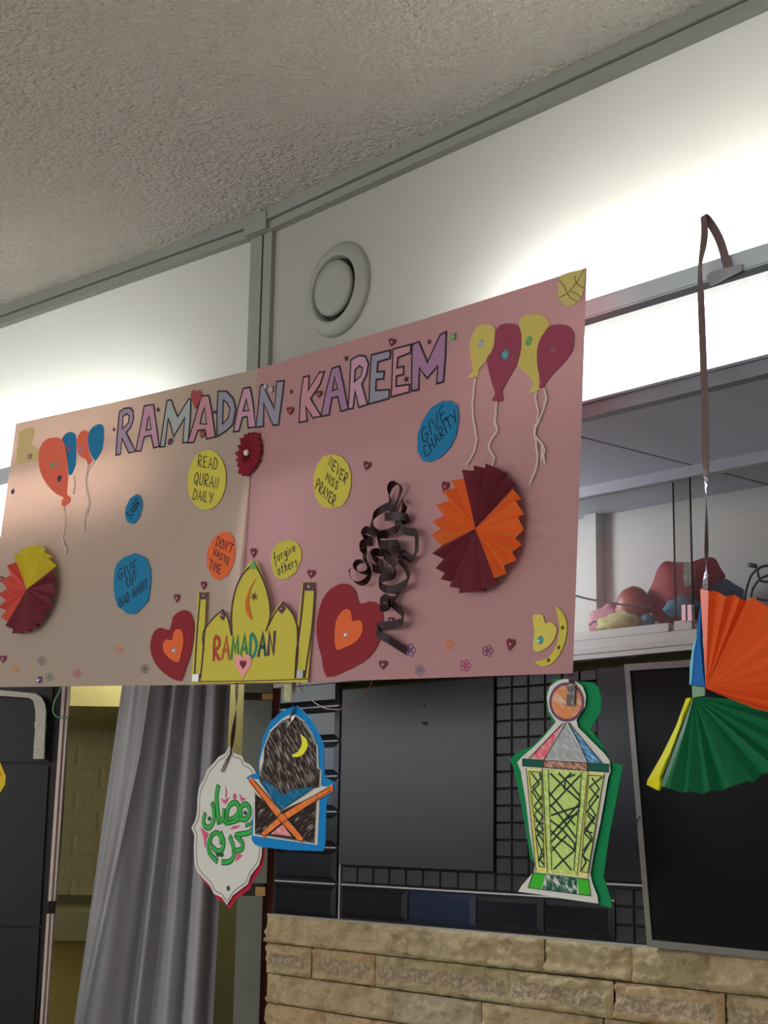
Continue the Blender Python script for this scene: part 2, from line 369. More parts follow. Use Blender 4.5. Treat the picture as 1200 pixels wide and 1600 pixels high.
# pillar at the bend: two posts with a dark joint
px0 = PW.pt(429, 450).x
mb = MB()
mb.box((KX+.006, Y0-.012, SOF), (px0, Y0, TZ+.001)); mb.box((KX+.0, Y0-.033, TZ+.001), (px0+.003, Y0, CEIL-.004))
lbox(mb, .002, .040, 0, .012, SOF, TZ+.001); lbox(mb, 0, .043, 0, .033, TZ+.001, CEIL-.004)
mb.box((KX-.002, Y0-.009, SOF), (KX+.01, Y0, CEIL-.01), 1)
struct('trim_7', mb, [m_frame, mat('joint_dark', (.03, .03, .03))])
# tubes (real lamps inside the light boxes)
m_tube = emis('tube_glow', (1, 1, .97), 4)
def tube_lamp(a, b, nrm, lab):
    a, b = Vector(a), Vector(b); mb = MB(); mb.tube([a, b], .013, 10)
    o = mb.build('fluorescent_tube', mat('tube_glass', (.9,.9,.9), rough=.2))
    tag(o, 'fluorescent tube behind the translucent wall panel, ' + lab, 'lamp', 'tubes behind the wall panels')
    d = (b-a); area('tube_light', (a+b)/2 + nrm*.02, nrm, d.length, .03, TUBE_P*d.length, (1, .985, .94), 180, d)
TZT = SOF+.125
x1 = PW.pt(800, 560).x
tube_lamp((x1, Y0+.14, TZT), (x1+1.5, Y0+.14, TZT), Vector((0, -1, 0)), 'right of the pink sheet')
tube_lamp((x1+1.6, Y0+.14, TZT), (x1+3.1, Y0+.14, TZT), Vector((0, -1, 0)), 'beyond the right picture edge')
tube_lamp(LP(.36,-.14,TZT), LP(1.86,-.14,TZT), LN, 'above the cream sheet')
tube_lamp(LP(2.0,-.14,TZT), LP(3.5,-.14,TZT), LN, 'beyond the left picture edge')

# ---- round vent
vc = PW.pt(530, 453); t = thing('air_vent', 'round off-white air valve with a raised centre disc on the upper wall', 'vent', vc)
def lathe(prof, c, n=40):
    mb = MB(); vs = []; fs = []
    for r, d in prof:
        for i in range(n): a = 2*math.pi*i/n; vs.append((c.x+r*math.cos(a), c.y-d, c.z+r*math.sin(a)))
    for k in range(len(prof)-1):
        for i in range(n): fs.append((k*n+i, k*n+(i+1) % n, (k+1)*n+(i+1) % n, (k+1)*n+i))
    mb.add(vs, fs, 0, True); return mb
VR = (PW.pt(530, 381)-PW.pt(530, 525)).length/2
m_v = mat('vent_plastic', (.36, .37, .33), rough=.45)
lathe([(VR,0),(VR,.004),(VR*.97,.009),(VR*.93,.011),(VR*.76,.019),(VR*.72,.019),(VR*.69,.015),(VR*.66,.001)], vc).build('flange', m_v, t)
lathe([(VR*.66,.0012),(VR*.3,.0012),(.001,.0012)], vc).build('throat_shade', mat('vent_throat_shade', (.03,.03,.03)), t)  # flat black disc paints the shade inside the vent opening
lathe([(VR*.50,.005),(VR*.575,.009),(VR*.59,.016),(VR*.56,.021),(VR*.4,.023),(.001,.023)], vc).build('valve_disc', m_v, t)
lathe([(VR*.2,.001),(VR*.2,.007)], vc, 12).build('spindle', m_v, t)

# ---- recessed lower wall (stones and tiles)
def K(x, y, off=0): return PK.pt(x, y, off)
LX = K(428, 1380).x
mb = MB(); mb.box((LX-.0, KY+.0, 0), (RX, KY+.12, K(620, 1452).z)); mb.box((LX, KY, K(620,1452).z), (RX, KY+.12, K(990, 1030).z-.012))
wallk = struct('wall_recess', mb, mat('dark_grout', (.012, .012, .013), rough=.6))
def bevtile(mb, x0, x1, z0, z1, d, bv, y=KY):
    a = [(x0,y-.0,z0),(x1,y,z0),(x1,y,z1),(x0,y,z1)]; e = d*.35
    b = [(x0,y-e,z0),(x1,y-e,z0),(x1,y-e,z1),(x0,y-e,z1)]
    c = [(x0+bv,y-d,z0+bv),(x1-bv,y-d,z0+bv),(x1-bv,y-d,z1-bv),(x0+bv,y-d,z1-bv)]
    fs = []
    for o in (0, 4):
        for i in range(4): fs.append((o+i, o+(i+1) % 4, o+4+(i+1) % 4, o+4+i))
    fs.append((8,9,10,11)); mb.add(a+b+c, fs)
m_metro = mat('black_glazed_tile', (.010, .012, .015), rough=.2, spec=.22)
m_metro2 = mat('black_glazed_tile_blue', (.012, .020, .045), rough=.22, spec=.25)
m_mos = mat('black_matt_mosaic', (.017, .0165, .016), rough=.42, spec=.3, mix=((.032,.030,.028), 40, .4, .7))
cx0, cx1 = K(434, 1300).x, K(529, 1300).x
zb = K(480, 1434).z; zt_ = K(480, 1106).z; pitch = (zt_-zb)/6
for i in range(7):
    mb = MB(); z0 = zb+i*pitch
    bevtile(mb, cx0, cx1, z0+.004, z0+pitch-.006, .011, .011)
    mb.build('tile', m_metro2 if i in (3, 4) else m_metro, wallk)
m_bead = mat('silver_bead', (.80, .79, .77), rough=.3, spec=.8)
def beads(a, b, n, r=.0026, flat=False):
    mb = MB()
    for i in range(n):
        c = Vector(a).lerp(Vector(b), (i+.5)/n)
        mb.add([c+Vector((r,0,0)), c-Vector((r,0,0)), c+Vector((0,0,r)), c-Vector((0,0,r)), c+Vector((0,-r,0)), c+Vector((0,r,0))],
               [(0,2,4),(2,1,4),(1,3,4),(3,0,4),(2,0,5),(1,2,5),(3,1,5),(0,3,5)])
    o = mb.build('bead_strip', m_bead, wallk); o['kind'] = 'stuff'; return o
for i in range(1, 7):
    z = zb+i*pitch-.001; beads((cx0, KY-.006, z), (cx1, KY-.008, z), 60, .0022)
zrow = K(620, 1385).z; zst = K(620, 1442).z
jx = K(534, 1400).x
beads((jx, KY-.008, zb), (jx, KY-.008, zb+pitch*1.7), 50, .0024)
pts_x = [jx+.006] + [K(x, 1415).x for x in (639, 746, 852, 963)]
zrow = .5*(K(540, 1385).z + K(885, 1404).z); zst = .5*(K(540, 1436).z+K(850, 1458).z)
beads((jx+.004, KY-.006, zrow+.003), (K(963,1415).x, KY-.006, zrow+.003), 170, .0026)
for i in range(4):
    mb = MB(); bevtile(mb, pts_x[i]+.001, pts_x[i+1]-.001, zst+.002, zrow-.001, .011, .012); mb.build('tile', m_metro2 if i == 1 else m_metro, wallk)
# dark board and mosaic
bx0, bx1 = K(537, 1200).x, K(777, 1200).x; bz0 = .5*(K(540,1353).z + K(775,1361).z); bz1 = K(990, 1030).z-.012
mb = MB(); bevtile(mb, bx0, bx1, bz0, bz1, .010, .0015)
o = mb.build('wall_panel', mat('black_slate_panel', (.007, .008, .008), rough=.34, spec=.36, bump=(60, .12, .001)), wallk)
hp = Plane((0, KY-.010, 0), (0, 1, 0))
mb = MB(); pol(mb, hp, ell(663.5, 1130, 4.5, 3.2, 10, 10), .0, .001); pol(mb, hp, ell(662, 1101, 2, 2, 0, 8), .0, .001); pol(mb, hp, ell(661, 1088, 1, 1, 0, 6), .0, .001)
mb.build('drill_hole', mat('hole_black', (.004,.004,.004)), wallk)
cw = (K(831, 1200).x - K(779, 1200).x)/2.03
rows = []; z = zrow+.007; rh = (K(800, 1362).z - K(800, 1062).z)/-11.3
def small(x0, x1, z0, z1):
    mb = MB(); bevtile(mb, x0+.0012, x1-.0012, z0+.0012, z1-.0012, .006, .0022); mb.build('mosaic_tile', m_mos, wallk)
rh = abs(rh); n0 = 9; w0 = (bx1-jx-.006)/n0
for i in range(n0): small(jx+.006+i*w0, jx+.006+(i+1)*w0, z, bz0-.001)
mx0 = bx1+.001; zz = z; k = 0
while zz < bz1-.01:
    z1 = min(zz+rh, bz1)
    for i in range(6): small(mx0+i*cw, mx0+(i+1)*cw, zz, z1)
    zz += rh
pxa = mx0+6*cw+.001; pxb = K(1110, 1300).x
pz = K(975, 1378).z
mb = MB(); bevtile(mb, pxa, pxb, pz, bz1, .010, .002); mb.build('wall_panel', MATS['black_slate_panel'], wallk)
# glitter strip and lower mosaic by the screen
beads((K(945,1378).x, KY-.006, pz-.005), (K(1020,1380).x, KY-.006, pz-.005), 34, .0026)
lx = K(964, 1430).x
for i in range(5):
    for j in range(4): small(lx+i*cw, lx+(i+1)*cw, pz-.012-(j+1)*rh*.98, pz-.012-j*rh*.98)
# stones
def mstone(name, a, b, c):
    return mat(name, a, rough=.85, spec=.2, mix=(b, 22, .42, .68), bump=(60, .9, .012, 6))
m_st = [mstone('sandstone_buff', (.46,.375,.215), (.33,.26,.145), 0), mstone('sandstone_tan', (.50,.40,.235), (.36,.275,.155), 0),
        mstone('sandstone_grey', (.43,.37,.24), (.33,.28,.18), 0), mstone('sandstone_warm', (.50,.375,.215), (.40,.26,.14), 0)]
m_crust = mat('stone_crust', (.30,.225,.14), rough=.7, spec=.5, mix=((.50,.40,.26), 110, .45, .65), bump=(150, .9, .006, 4))
crs = [1436, 1481, 1528, 1574, 1621, 1669, 1718, 1768, 1820]
zc = [K(430, y).z for y in crs]
J = [[415, 613, 849, 985, 1107, 1290, 1500], [415, 485, 584, 798, 960, 1131, 1330, 1500], [415, 615, 752, 941, 1120, 1310, 1500],
     [415, 509, 582, 760, 880, 1040, 1230, 1500], [415, 600, 700, 905, 1100, 1330, 1500], [415, 540, 790, 980, 1200, 1500], [415, 650, 850, 1060, 1300, 1500], [415, 500, 720, 900, 1150, 1500]]
crusty = {(1,0), (1,1), (1,2), (1,3), (1,4), (1,5)}
SY = KY-.030
ztop = zst-.004
def stone(x0, x1, z0, z1, seed, crust):
    nx = max(10, int((x1-x0)/.008)); nz = 14; vs = []; fs = []; mi = []
    P = lambda x, z: -.010*abs(noise.noise(Vector((x*22, z*40+seed*3, 1))))+.007*noise.noise(Vector((x*60, z*80, seed)))+noise.noise(Vector((x*9+seed, z*16, seed*1.7)))*.012 + noise.noise(Vector((x*34, z*48+seed, 3)))*.0065 + noise.noise(Vector((x*110, z*110, seed)))*.003
    base = random.uniform(-.004, .006)
    for j in range(nz+1):
        for i in range(nx+1):
            u, v = i/nx, j/nz; x = x0+(x1-x0)*u; z = z0+(z1-z0)*v
            e = min(1, min(u*(x1-x0), (1-u)*(x1-x0), v*(z1-z0)*1.0, (1-v)*(z1-z0))/.0045)
            lip = .006*math.exp(-((v-.16-.1*noise.noise(Vector((x*12, seed, 0))))/.09)**2)
            edge = noise.noise(Vector((x*40, z*40, 9)))*.0012
            vs.append((x, SY - base - (P(x, z)+.006+lip)*e**.6 + .003*(1-e), z + (edge if 0 < j < nz else 0)))
    for j in range(nz):
        for i in range(nx): fs.append((j*(nx+1)+i, j*(nx+1)+i+1, (j+1)*(nx+1)+i+1, (j+1)*(nx+1)+i)); mi.append(1 if crust and .25 < (j+.5+.9*noise.noise(Vector((i*.6, seed, 2))))/nz < .72 and 1 < i < nx-2 else 0)
    mb = MB(); mb.v = [Vector(v) for v in vs]; mb.f = [list(f) for f in fs]; mb.mi = mi; mb.sm = [True]*len(fs)
    b = len(mb.v)
    mb.add([(x0,SY+.004,z0),(x1,SY+.004,z0),(x1,SY+.004,z1),(x0,SY+.004,z1),(x0,KY,z0),(x1,KY,z0),(x1,KY,z1),(x0,KY,z1)],
           [(0,1,5,4),(1,2,6,5),(2,3,7,6),(3,0,4,7)])
    mb.build('stone', [random.choice(m_st), m_crust], wallk, fix=False)
dz = ztop - zc[0]
for r in range(8):
    for i in range(len(J[r])-1):
        yy = crs[r]+20
        x0, x1_ = K(J[r][i], yy, .03).x, K(J[r][i+1], yy, .03).x
        stone(x0+.0008, x1_-.0008, zc[r+1]+.001+dz, zc[r]-.001+dz, r*7+i*3.3, (r, i) in crusty)
for r in range(8):
    x = K(1500, crs[r]+20, .03).x
    while x < .7:
        w = random.uniform(.2, .36); stone(x+.0008, x+w-.0008, zc[r+1]+.001+dz, zc[r]-.001+dz, r*9+x*5, False); x += w
zbt = zc[8]+dz; r = 8
while zbt > .05:
    x = LX - .002
    k = 0
    while x < .6:
        w = random.uniform(.18, .38); stone(x+.0008, x+w-.0008, max(.0, zbt-.078)+.001, zbt-.001, r*5+k, False); x += w; k += 1
    zbt -= .078; r += 1
mb = MB(); mb.box((K(415,1440,.03).x, SY+.003, ztop-.003), (RX, KY, ztop+.001)); mb.build('mortar_bed', mat('mortar', (.38,.35,.29), rough=.9), wallk)

# ---- glazed cabinet above the tiled wall
m_al = mat('cabinet_aluminium', A((138, 137, 130), .33), rough=.38, spec=.4)
m_in = mat('cabinet_lining', (.50, .495, .465), rough=.7)
czb = .5*(K(900, 985).z+K(1050, 982).z); fz1 = K(990, 1024).z
CX0 = LX; CX1 = CX0+3.6
cab = thing('wall_cabinet', 'shallow grey wall cabinet with sliding glass doors under the soffit', 'cabinet', (CX0, KY, fz1))
mb = MB(); mb.box((CX0, KY-.006, fz1), (CX1, BY+.02, fz1+.014)); mb.box((CX0, KY, fz1+.012), (CX1, BY+.02, czb-.004)); mb.build('base', m_al, cab)
h = (czb-fz1)
m_gr = mat('profile_groove_shade', (.02,.02,.02))  # dark strips paint the shade between the front profiles
for a_, b_ in ((.35, .39), (.69, .725), (.15, .165)):
    mb = MB(); mb.box((CX0, KY-.0205 if a_ < .3 else KY-.010, fz1+h*a_), (CX1, KY, fz1+h*b_)); mb.build('groove_shade', m_gr, cab)
mb = MB(); mb.box((CX0, KY-.020, fz1-.002), (CX1, KY, fz1+h*.36)); mb.build('front_profile', m_al, cab)
mb = MB(); mb.box((CX0, KY-.014, fz1+h*.38), (CX1, KY, fz1+h*.70)); mb.build('front_profile', m_al, cab)
xg = K(1051, 990).x
mb = MB(); mb.box((CX0, KY-.008, fz1+h*.72), (xg-.004, KY+.01, czb+.002)); mb.build('door_rail', m_al, cab)
mb = MB(); mb.box((K(1056, 990).x, KY-.006, fz1+h*.72), (K(1084, 990).x, KY+.01, czb+.004)); mb.build('door_rail', m_al, cab)
mb = MB(); mb.box((K(1098, 990).x, KY-.004, fz1+h*.72), (CX1, KY+.01, czb+.002)); mb.build('door_rail', m_al, cab)
mb = MB(); mb.box((CX0, BY, fz1), (CX1, BY+.02, SOF-.012)); mb.build('back_panel', m_in, cab)
bxp = PB.pt(945, 870).x
mb = MB(); mb.box((CX0, KY+.02, czb), (CX0+.02, BY, SOF-.012)); mb.build('side_panel', m_in, cab)
mb = MB(); mb.box((bxp-.035, BY-.03, czb-.004), (bxp, BY, SOF-.012)); mb.build('upright', m_in, cab)
mb = MB(); mb.box((CX0, KY-.006, SOF-.034), (CX1, KY+.016, SOF-.012)); mb.build('top_track', mat('track_grey', (.33,.34,.37), rough=.5), cab)
gl = MATS['clear_glass']; m_edge = mat('glass_edge', (.03, .035, .033), rough=.2)
gtop = SOF-.03
ga, gb = K(1079, 900).x, K(1048, 900).x
mb = MB(); mb.box((CX0, KY+.002, czb), (ga, KY+.006, gtop)); g1 = mb.build('glass_door', gl, cab)
mb = MB(); mb.box((ga, KY+.002, czb), (ga+.0015, KY+.006, gtop)); mb.build('pane_edge', m_edge, g1)
mb = MB(); mb.box((gb, KY+.012, czb), (CX1, KY+.016, gtop)); g2 = mb.build('glass_door', gl, cab)
mb = MB(); mb.box((gb-.0015, KY+.012, czb), (gb, KY+.016, gtop)); mb.build('pane_edge', m_edge, g2)
m_ch = mat('chrome', (.8,.8,.8), rough=.15, metal=1)
mb = MB()
for a in (1069, 1078):
    x = K(a, 955).x; mb.box((x, KY-.008, K(a, 971).z), (x+.010, KY+.0015, K(a, 946).z))
mb.build('clip', m_ch, g1)

lampb = thing('recess_fill_lamp', 'added white fill lamp under the soffit, hidden behind the pink sheet', 'lamp', (-2.72, KY-.2, SOF-.05))  # invented fixture that gives the recess fill a body
mb = MB(); mb.box((-2.76, KY-.33, SOF-.06), (-2.73, KY-.07, SOF-.012)); mb.build('housing', mw, lampb)
area('recess_fill_light', (-2.72, KY-.2, SOF-.075), (1, 0, -.12), .26, .12, RECESS_P, (.86, .92, 1.0), 180, (0, 1, 0))  # fill added to brighten the soffit and recess
area('cabinet_fill_light', (CX0+.06, KY+.14, SOF-.10), (1, 0, -.1), .16, .14, CAB_P, (1.0, .98, .93), 180, (0, 1, 0))  # bodiless fill added to brighten the cabinet inside
# things in the cabinet (standing on its base at czb-.004)
SH = czb-.004
PI_ = Plane((0, KY+.12, 0), (0, 1, 0)); PI2 = Plane((0, KY+.19, 0), (0, 1, 0))
def lump(name, label, cat, pl, px, py, rx, ry, m, seed=1, amp=.12, dep=.04, group=None):
    c = pl.pt(px, py); a = abs(pl.pt(px+rx, py).x-c.x); b = abs(pl.pt(px, py-ry).z-c.z)
    mb = MB(); ball(mb, c, (a, dep, b), 0, 20, 14, fn=lambda d: 1+amp*noise.noise(d*2.3+Vector((seed, 0, 0)))+amp*.4*noise.noise(d*6+Vector((seed, 5, 0))))
    for v in mb.v:
        if v.z < SH+.001: v.z = SH+.001
    o = mb.build(name, m, cab if False else None); tag(o, label, cat, group); return o
lump('toy_ball', 'red and orange inflated ball lying left in the glazed cabinet', 'ball', Plane((0, KY+.098, 0), (0,1,0)), 989, 952, 25, 36, mat('red_rubber', (.34,.05,.04), rough=.4, mix=((.42,.13,.06), 12, .45, .7)), 2, .05, .028)
lump('pink_cloth', 'crumpled pink cloth at the left end of the cabinet shelf', 'cloth', PI2, 955, 972, 30, 26, mat('pink_cloth', (.45,.20,.24), rough=.8), 5, .3, .04)
lump('yellow_cloth', 'crumpled pale yellow cloth in front of the red ball in the cabinet', 'cloth', Plane((0, KY+.045, 0), (0,1,0)), 968, 974, 34, 17, mat('pale_yellow_cloth', (.55,.52,.22), rough=.8), 8, .35, .017)
lump('toy_ball', 'small light blue ball on the cabinet shelf beside the yellow cloth', 'ball', Plane((0, KY+.055, 0), (0,1,0)), 1011, 970, 11, 10, mat('blue_rubber', (.10,.30,.42), rough=.4), 3, .05, .012)
lump('blue_cloth', 'folded blue cloth bundled in front of the red bag in the cabinet', 'cloth', Plane((0, KY+.05, 0), (0,1,0)), 1065, 948, 26, 14, mat('blue_cloth', (.05,.21,.33), rough=.75), 9, .35, .02)
def flatbag(name, label, cat, pl, pts, m, dep, seed):
    c = Vector((sum(p[0] for p in pts)/len(pts), sum(p[1] for p in pts)/len(pts))); mb = MB(); rings = 6; P = cr(pts, 4, True); n = len(P); vs = []; fs = []
    for s_ in (1, -1):
        b = len(vs)
        for k in range(rings+1):
            q = 1-k/rings
            for p in P:
                w = c+(Vector(p)-c)*q; h_ = dep*math.sqrt(max(0, 1-q**3))*s_
                v = pl.pt(w.x, w.y); v = v+pl.n*(h_+.008*noise.noise(v*18+Vector((seed,0,0)))*(1-q**4))
                if v.z < SH+.001: v.z = SH+.001
                vs.append(v)
        for k in range(rings):
            for i in range(n): fs.append((b+k*n+i, b+k*n+(i+1) % n, b+(k+1)*n+(i+1) % n, b+(k+1)*n+i))
    mb.add(vs, fs, 0, True); o = mb.build(name, m); return tag(o, label, cat)
z4 = Z(890, 860, 3.871)
rb = flatbag('red_bag', 'large slumped red fabric bag leaning in the glazed cabinet', 'bag', Plane((0, KY+.135, 0), (0,1,0)),
    z4([(560,75),(640,70),(730,70),(820,42),(880,50),(915,110),(940,160),(860,195),(800,300),(780,440),(540,440),(470,290),(500,210)]), mat('red_fabric', (.30,.02,.03), rough=.7), .03, 4)
mb = MB(); pol(mb, Plane((0, KY+.10, 0), (0,1,0)), z4([(690,72),(735,70),(742,200),(700,225),(685,150)]), 0, .003)
tag(mb.build('plastic_bottle', mat('green_clear_plastic', (.22,.26,.20), rough=.25, mix=((.42,.45,.4), 60, .5, .7))), 'grey-green crumpled plastic wrapper hanging over the red bag', 'wrapper').name = 'plastic_wrapper'
flatbag('blue_bag', 'blue fabric bag lying behind the red bag at its right', 'bag', Plane((0, KY+.19, 0), (0,1,0)),
    z4([(740,230),(830,200),(930,168),(1000,205),(1055,240),(1060,300),(1060,440),(760,440)]), mat('blue_fabric', (.05,.20,.34), rough=.7), .02, 6)
m_wire = mat('black_wire', (.02,.02,.02), rough=.4)
PWi = Plane((0, KY+.12, 0), (0,1,0))
def wire(mb, pl, pts, r=.002, n=5, d=None):
    P = cr([Vector((p[0], p[1], (p[2] if len(p) > 2 else 0))) for p in pts], n); mb.tube([pl.pt(p.x, p.y, p.z) for p in P], r, 6)
t = thing('wire_rack', 'black bent wire rack at the right end of the cabinet shelf', 'rack', PWi.pt(1180, 985))
mb = MB(); wire(mb, PWi, z4([(1060,290),(1070,230),(1100,150),(1150,105),(1200,92),(1260,100)])+z4([(1330,130),(1400,290)]), .0028); mb.build('hoop', m_wire, t)
mb = MB(); wire(mb, PWi, z4([(1095,300),(1105,240),(1140,185),(1175,160),(1230,150),(1320,170),(1380,300)]), .0026); mb.build('hoop', m_wire, t)
mb = MB(); wire(mb, PWi, z4([(1145,105),(1138,130),(1148,170),(1170,188),(1260,190)]), .0026); mb.build('brace', m_wire, t)
mb = MB(); wire(mb, PWi, z4([(1083,88),(1130,95)]), .0045, 2); mb.build('rubber_tip', m_wire, t)
mb = MB(); wire(mb, PWi, z4([(1130,290),(1200,305),(1380,310)]), .0024)
wire(mb, PWi, z4([(1062,288),(1060,440)]), .0026, 2); wire(mb, PWi, z4([(1388,300),(1390,440)]), .0026, 2); mb.build('base_frame', m_wire, t)
mb = MB(); P5 = Plane((0, KY+.04, 0), (0,1,0))
wire(mb, P5, [(880,925,0)]+z4([(40,275),(120,295),(260,320),(400,335),(480,345)]), .0022)
tag(mb.build('cable', mat('dark_cable', (.10,.06,.06), rough=.5)), 'dark cable sagging across the left end of the cabinet', 'cable')
mb = MB(); wire(mb, P5, z4([(120,455),(150,430),(185,440),(190,458)]), .0015); wire(mb, P5, z4([(212,455),(225,425),(262,412),(285,435),(275,458)]), .0015)
tag(mb.build('wire_loops', m_wire), 'two small dark wire loops lying on the yellow cloth', 'wire')

# ================================================================== THE POSTER
S = .685/.6
def wp(x, y, z): return Vector((x*S, y*S, z*S+1.5))
def plane3(a, b, c): a, b, c = Vector(a), Vector(b), Vector(c); return Plane(a, (b-a).cross(c-a))
PR = plane3(wp(-2.344,1.693,.853), wp(-1.478,1.66,.816), wp(-1.504,1.65,.217))
PL = plane3(wp(-3.161,1.608,.883), wp(-2.342,1.697,.853), wp(-3.179,1.582,.283))
poster = thing('poster', 'handmade RAMADAN KAREEM poster of a cream and a pink sheet with glued paper shapes', 'poster', PL.pt(300, 1070))
m_pink = mat('pink_card', (.50,.272,.288), rough=.8, spec=.15, trans=(.10, (.30,.16,.16)))
m_cream = mat('cream_card', (.50,.41,.345), rough=.8, spec=.15, trans=(.22, (.62,.36,.28)))
def sheet(pl, pts, m, name, label):
    mb = MB(); mb.add([pl.pt(*p) for p in pts], [tuple(range(len(pts)))]); o = mb.build(name, m, poster, label); return o
sheet(PL, [(-32,1074),(366,1069.5),(385,823),(403,576),(212,621),(25,662)], m_cream, 'poster_sheet', 'cream sheet')
sheet(PR, [(366,1069.5),(630,1061),(895,1052),(904,800),(917,418),(660,499),(403,576),(385,823)], m_pink, 'poster_sheet', 'pink sheet')
ink = mat('black_marker', (.018,.012,.022), rough=.6)
ink2 = mat('dark_red_marker', (.06,.012,.02), rough=.6)
inkb = mat('ballpoint', (.03,.03,.035), rough=.6)
# --- headline letters
zr = Z(170, 540, 4.138); zk = Z(440, 500, 4.0)
def lm(n, a, b, rot=.6): return mat(n, A(a), rough=.7, spec=.15, hatch=(A(b), 62, rot))
cLav = lm('felt_lavender', (122,106,128), (142,122,135)); cMau = lm('felt_mauve', (150,108,128), (148,120,134)); cTeal = lm('felt_teal', (118,130,132), (140,136,134))
cPin = lm('felt_pink', (150,102,114), (148,112,120)); cGrB = lm('felt_greyblue', (104,104,120), (124,116,126)); cPur = lm('felt_purple', (112,84,116), (140,104,126))
LET = [
 (PL, zr, [(68,428),(100,405),(140,403),(158,425),(158,480),(140,530),(112,562),(135,610),(172,685),(128,694),(85,600),(75,702),(45,709),(55,560)], [(90,458),(115,440),(132,455),(125,500),(88,538)], cLav),
 (PL, zr, [(228,390),(288,380),(305,500),(325,650),(290,662),(272,580),(228,590),(208,680),(172,683),(205,520)], [(240,548),(250,480),(260,455),(272,540)], cMau),
 (PL, zr, [(375,355),(402,350),(420,400),(445,460),(515,345),(530,345),(525,480),(512,625),(478,628),(490,465),(418,587),(395,500),(382,470),(360,652),(330,656),(350,520)], None, cTeal),
 (PL, zr, [(598,325),(645,322),(665,420),(688,590),(632,603),(622,545),(575,548),(548,625),(508,628),(548,500)], [(588,505),(605,430),(618,400),(632,508)], cPin),
 (PL, zr, [(705,295),(760,295),(805,345),(820,410),(800,510),(760,550),(700,587),(698,440)], [(738,350),(765,370),(782,410),(770,470),(733,508)], cGrB),
 (PL, zr, [(868,278),(912,268),(930,360),(950,525),(900,532),(895,460),(862,465),(840,552),(805,558),(830,420)], [(866,422),(888,345),(904,420)], cMau),
 (PR, zr, [(978,262),(992,250),(1070,410),(1085,232),(1132,226),(1120,330),(1095,512),(1060,515),(1000,370),(998,522),(950,526),(965,400)], None, cGrB),
 (PR, zk, [(135,358),(170,348),(165,440),(235,328),(265,322),(240,400),(180,492),(245,600),(195,612),(150,540),(158,630),(108,640),(118,480)], None, cPin),
 (PR, zk, [(315,302),(360,288),(385,400),(415,558),(370,570),(350,480),(312,487),(295,592),(245,602),(280,430)], [(316,442),(330,355),(350,430)], cPur),
 (PR, zk, [(432,250),(480,222),(520,225),(542,270),(530,340),(500,400),(535,528),(482,545),(458,440),(445,552),(415,556),(425,400)], [(458,312),(485,285),(505,300),(495,350),(453,388)], cMau),
 (PR, zk, [(560,218),(680,188),(675,240),(600,262),(595,325),(640,320),(635,368),(590,372),(586,440),(672,435),(670,490),(545,525),(550,370)], None, cGrB),
 (PR, zk, [(695,182),(808,152),(803,205),(725,235),(720,300),(762,290),(760,340),(715,352),(713,415),(798,402),(797,450),(685,480),(690,330)], None, cPin),
 (PR, zk, [(815,152),(858,136),(910,265),(990,92),(1028,73),(1022,230),(1010,385),(968,398),(975,285),(908,365),(860,300),(855,435),(812,443),(812,300)], None, cPur)]
for pl, zf, pts, hole, m in LET:
    mb = MB(); pol(mb, pl, zf(pts), .0008, holes=[zf(hole)] if hole else None); o = mb.build('letter', m, poster)
    mb = MB(); strk(mb, pl, zf(pts), .0036, .0015, closed=True)
    if hole: strk(mb, pl, zf(hole), .0030, .0015, closed=True)
    mb.build('outline', ink, o)
# --- paper colours
pY = paper('yellow_paper', (164,154,60), .36); pY2 = paper('yellow_paper_dull', (165,150,82), .36); pO = paper('orange_paper', (184,84,46), .36); pSal = paper('salmon_paper', (184,86,66), .36)
pB = paper('blue_paper', (22,92,128), .33); pM = paper('maroon_paper', (104,34,44), .33); pRed = paper('crimson_paper', (110,30,38), .34); pOliv = paper('olive_paper', (160,146,88), .36)
pPk = paper('pink_paper', (196,130,132), .36); pM2 = paper('plum_paper', (112,48,66), .33); pBal = paper('balloon_yellow_paper', (160,147,78), .36)
def note(pl, pts, m, lines, w, inkm, label, smooth=True):
    mb = MB(); P = cr(pts, 3, True) if smooth else pts; pol(mb, pl, P, .0022, .0006); o = mb.build('paper_note', m, poster, label)
    mb = MB()
    for (s, a, b, up) in lines: text(mb, pl, s, a, b, up, w, .0030)
    mb.build('writing', inkm, o)
q = Z(290, 690, 6.955)
def v2(zf, k, a): return (a[0]/k, a[1]/k)
def ln(zf, k, s, a, b, up): A_, B_ = zf([a, b]); return (s, A_, B_, (up[0]/k, up[1]/k))
note(PL, ell(323, 750, 30, 47, 4), pY, [ln(q,6.955,'READ',(125,272),(352,300),(5,-118)), ln(q,6.955,'QURAN',(80,455),(358,512),(15,-122)), ln(q,6.955,'DAILY',(68,625),(290,672),(18,-108))], .0023, inkb, 'yellow oval note reading READ QURAN DAILY', False)
note(PL, q([(390,985),(440,980),(490,1000),(525,1060),(538,1180),(525,1300),(490,1390),(440,1460),(370,1500),(320,1495),(270,1440),(230,1340),(228,1260),(245,1150),(290,1070),(340,1010)]), pO,
     [ln(q,6.955,"DON'T",(318,1122),(500,1215),(28,-92)), ln(q,6.955,'WASTE',(292,1225),(470,1350),(15,-72)), ln(q,6.955,'TIME',(250,1372),(385,1445),(12,-98))], .0023, inkb, "orange oval note reading DON'T WASTE TIME", False)
q = Z(160, 740, 6.957)
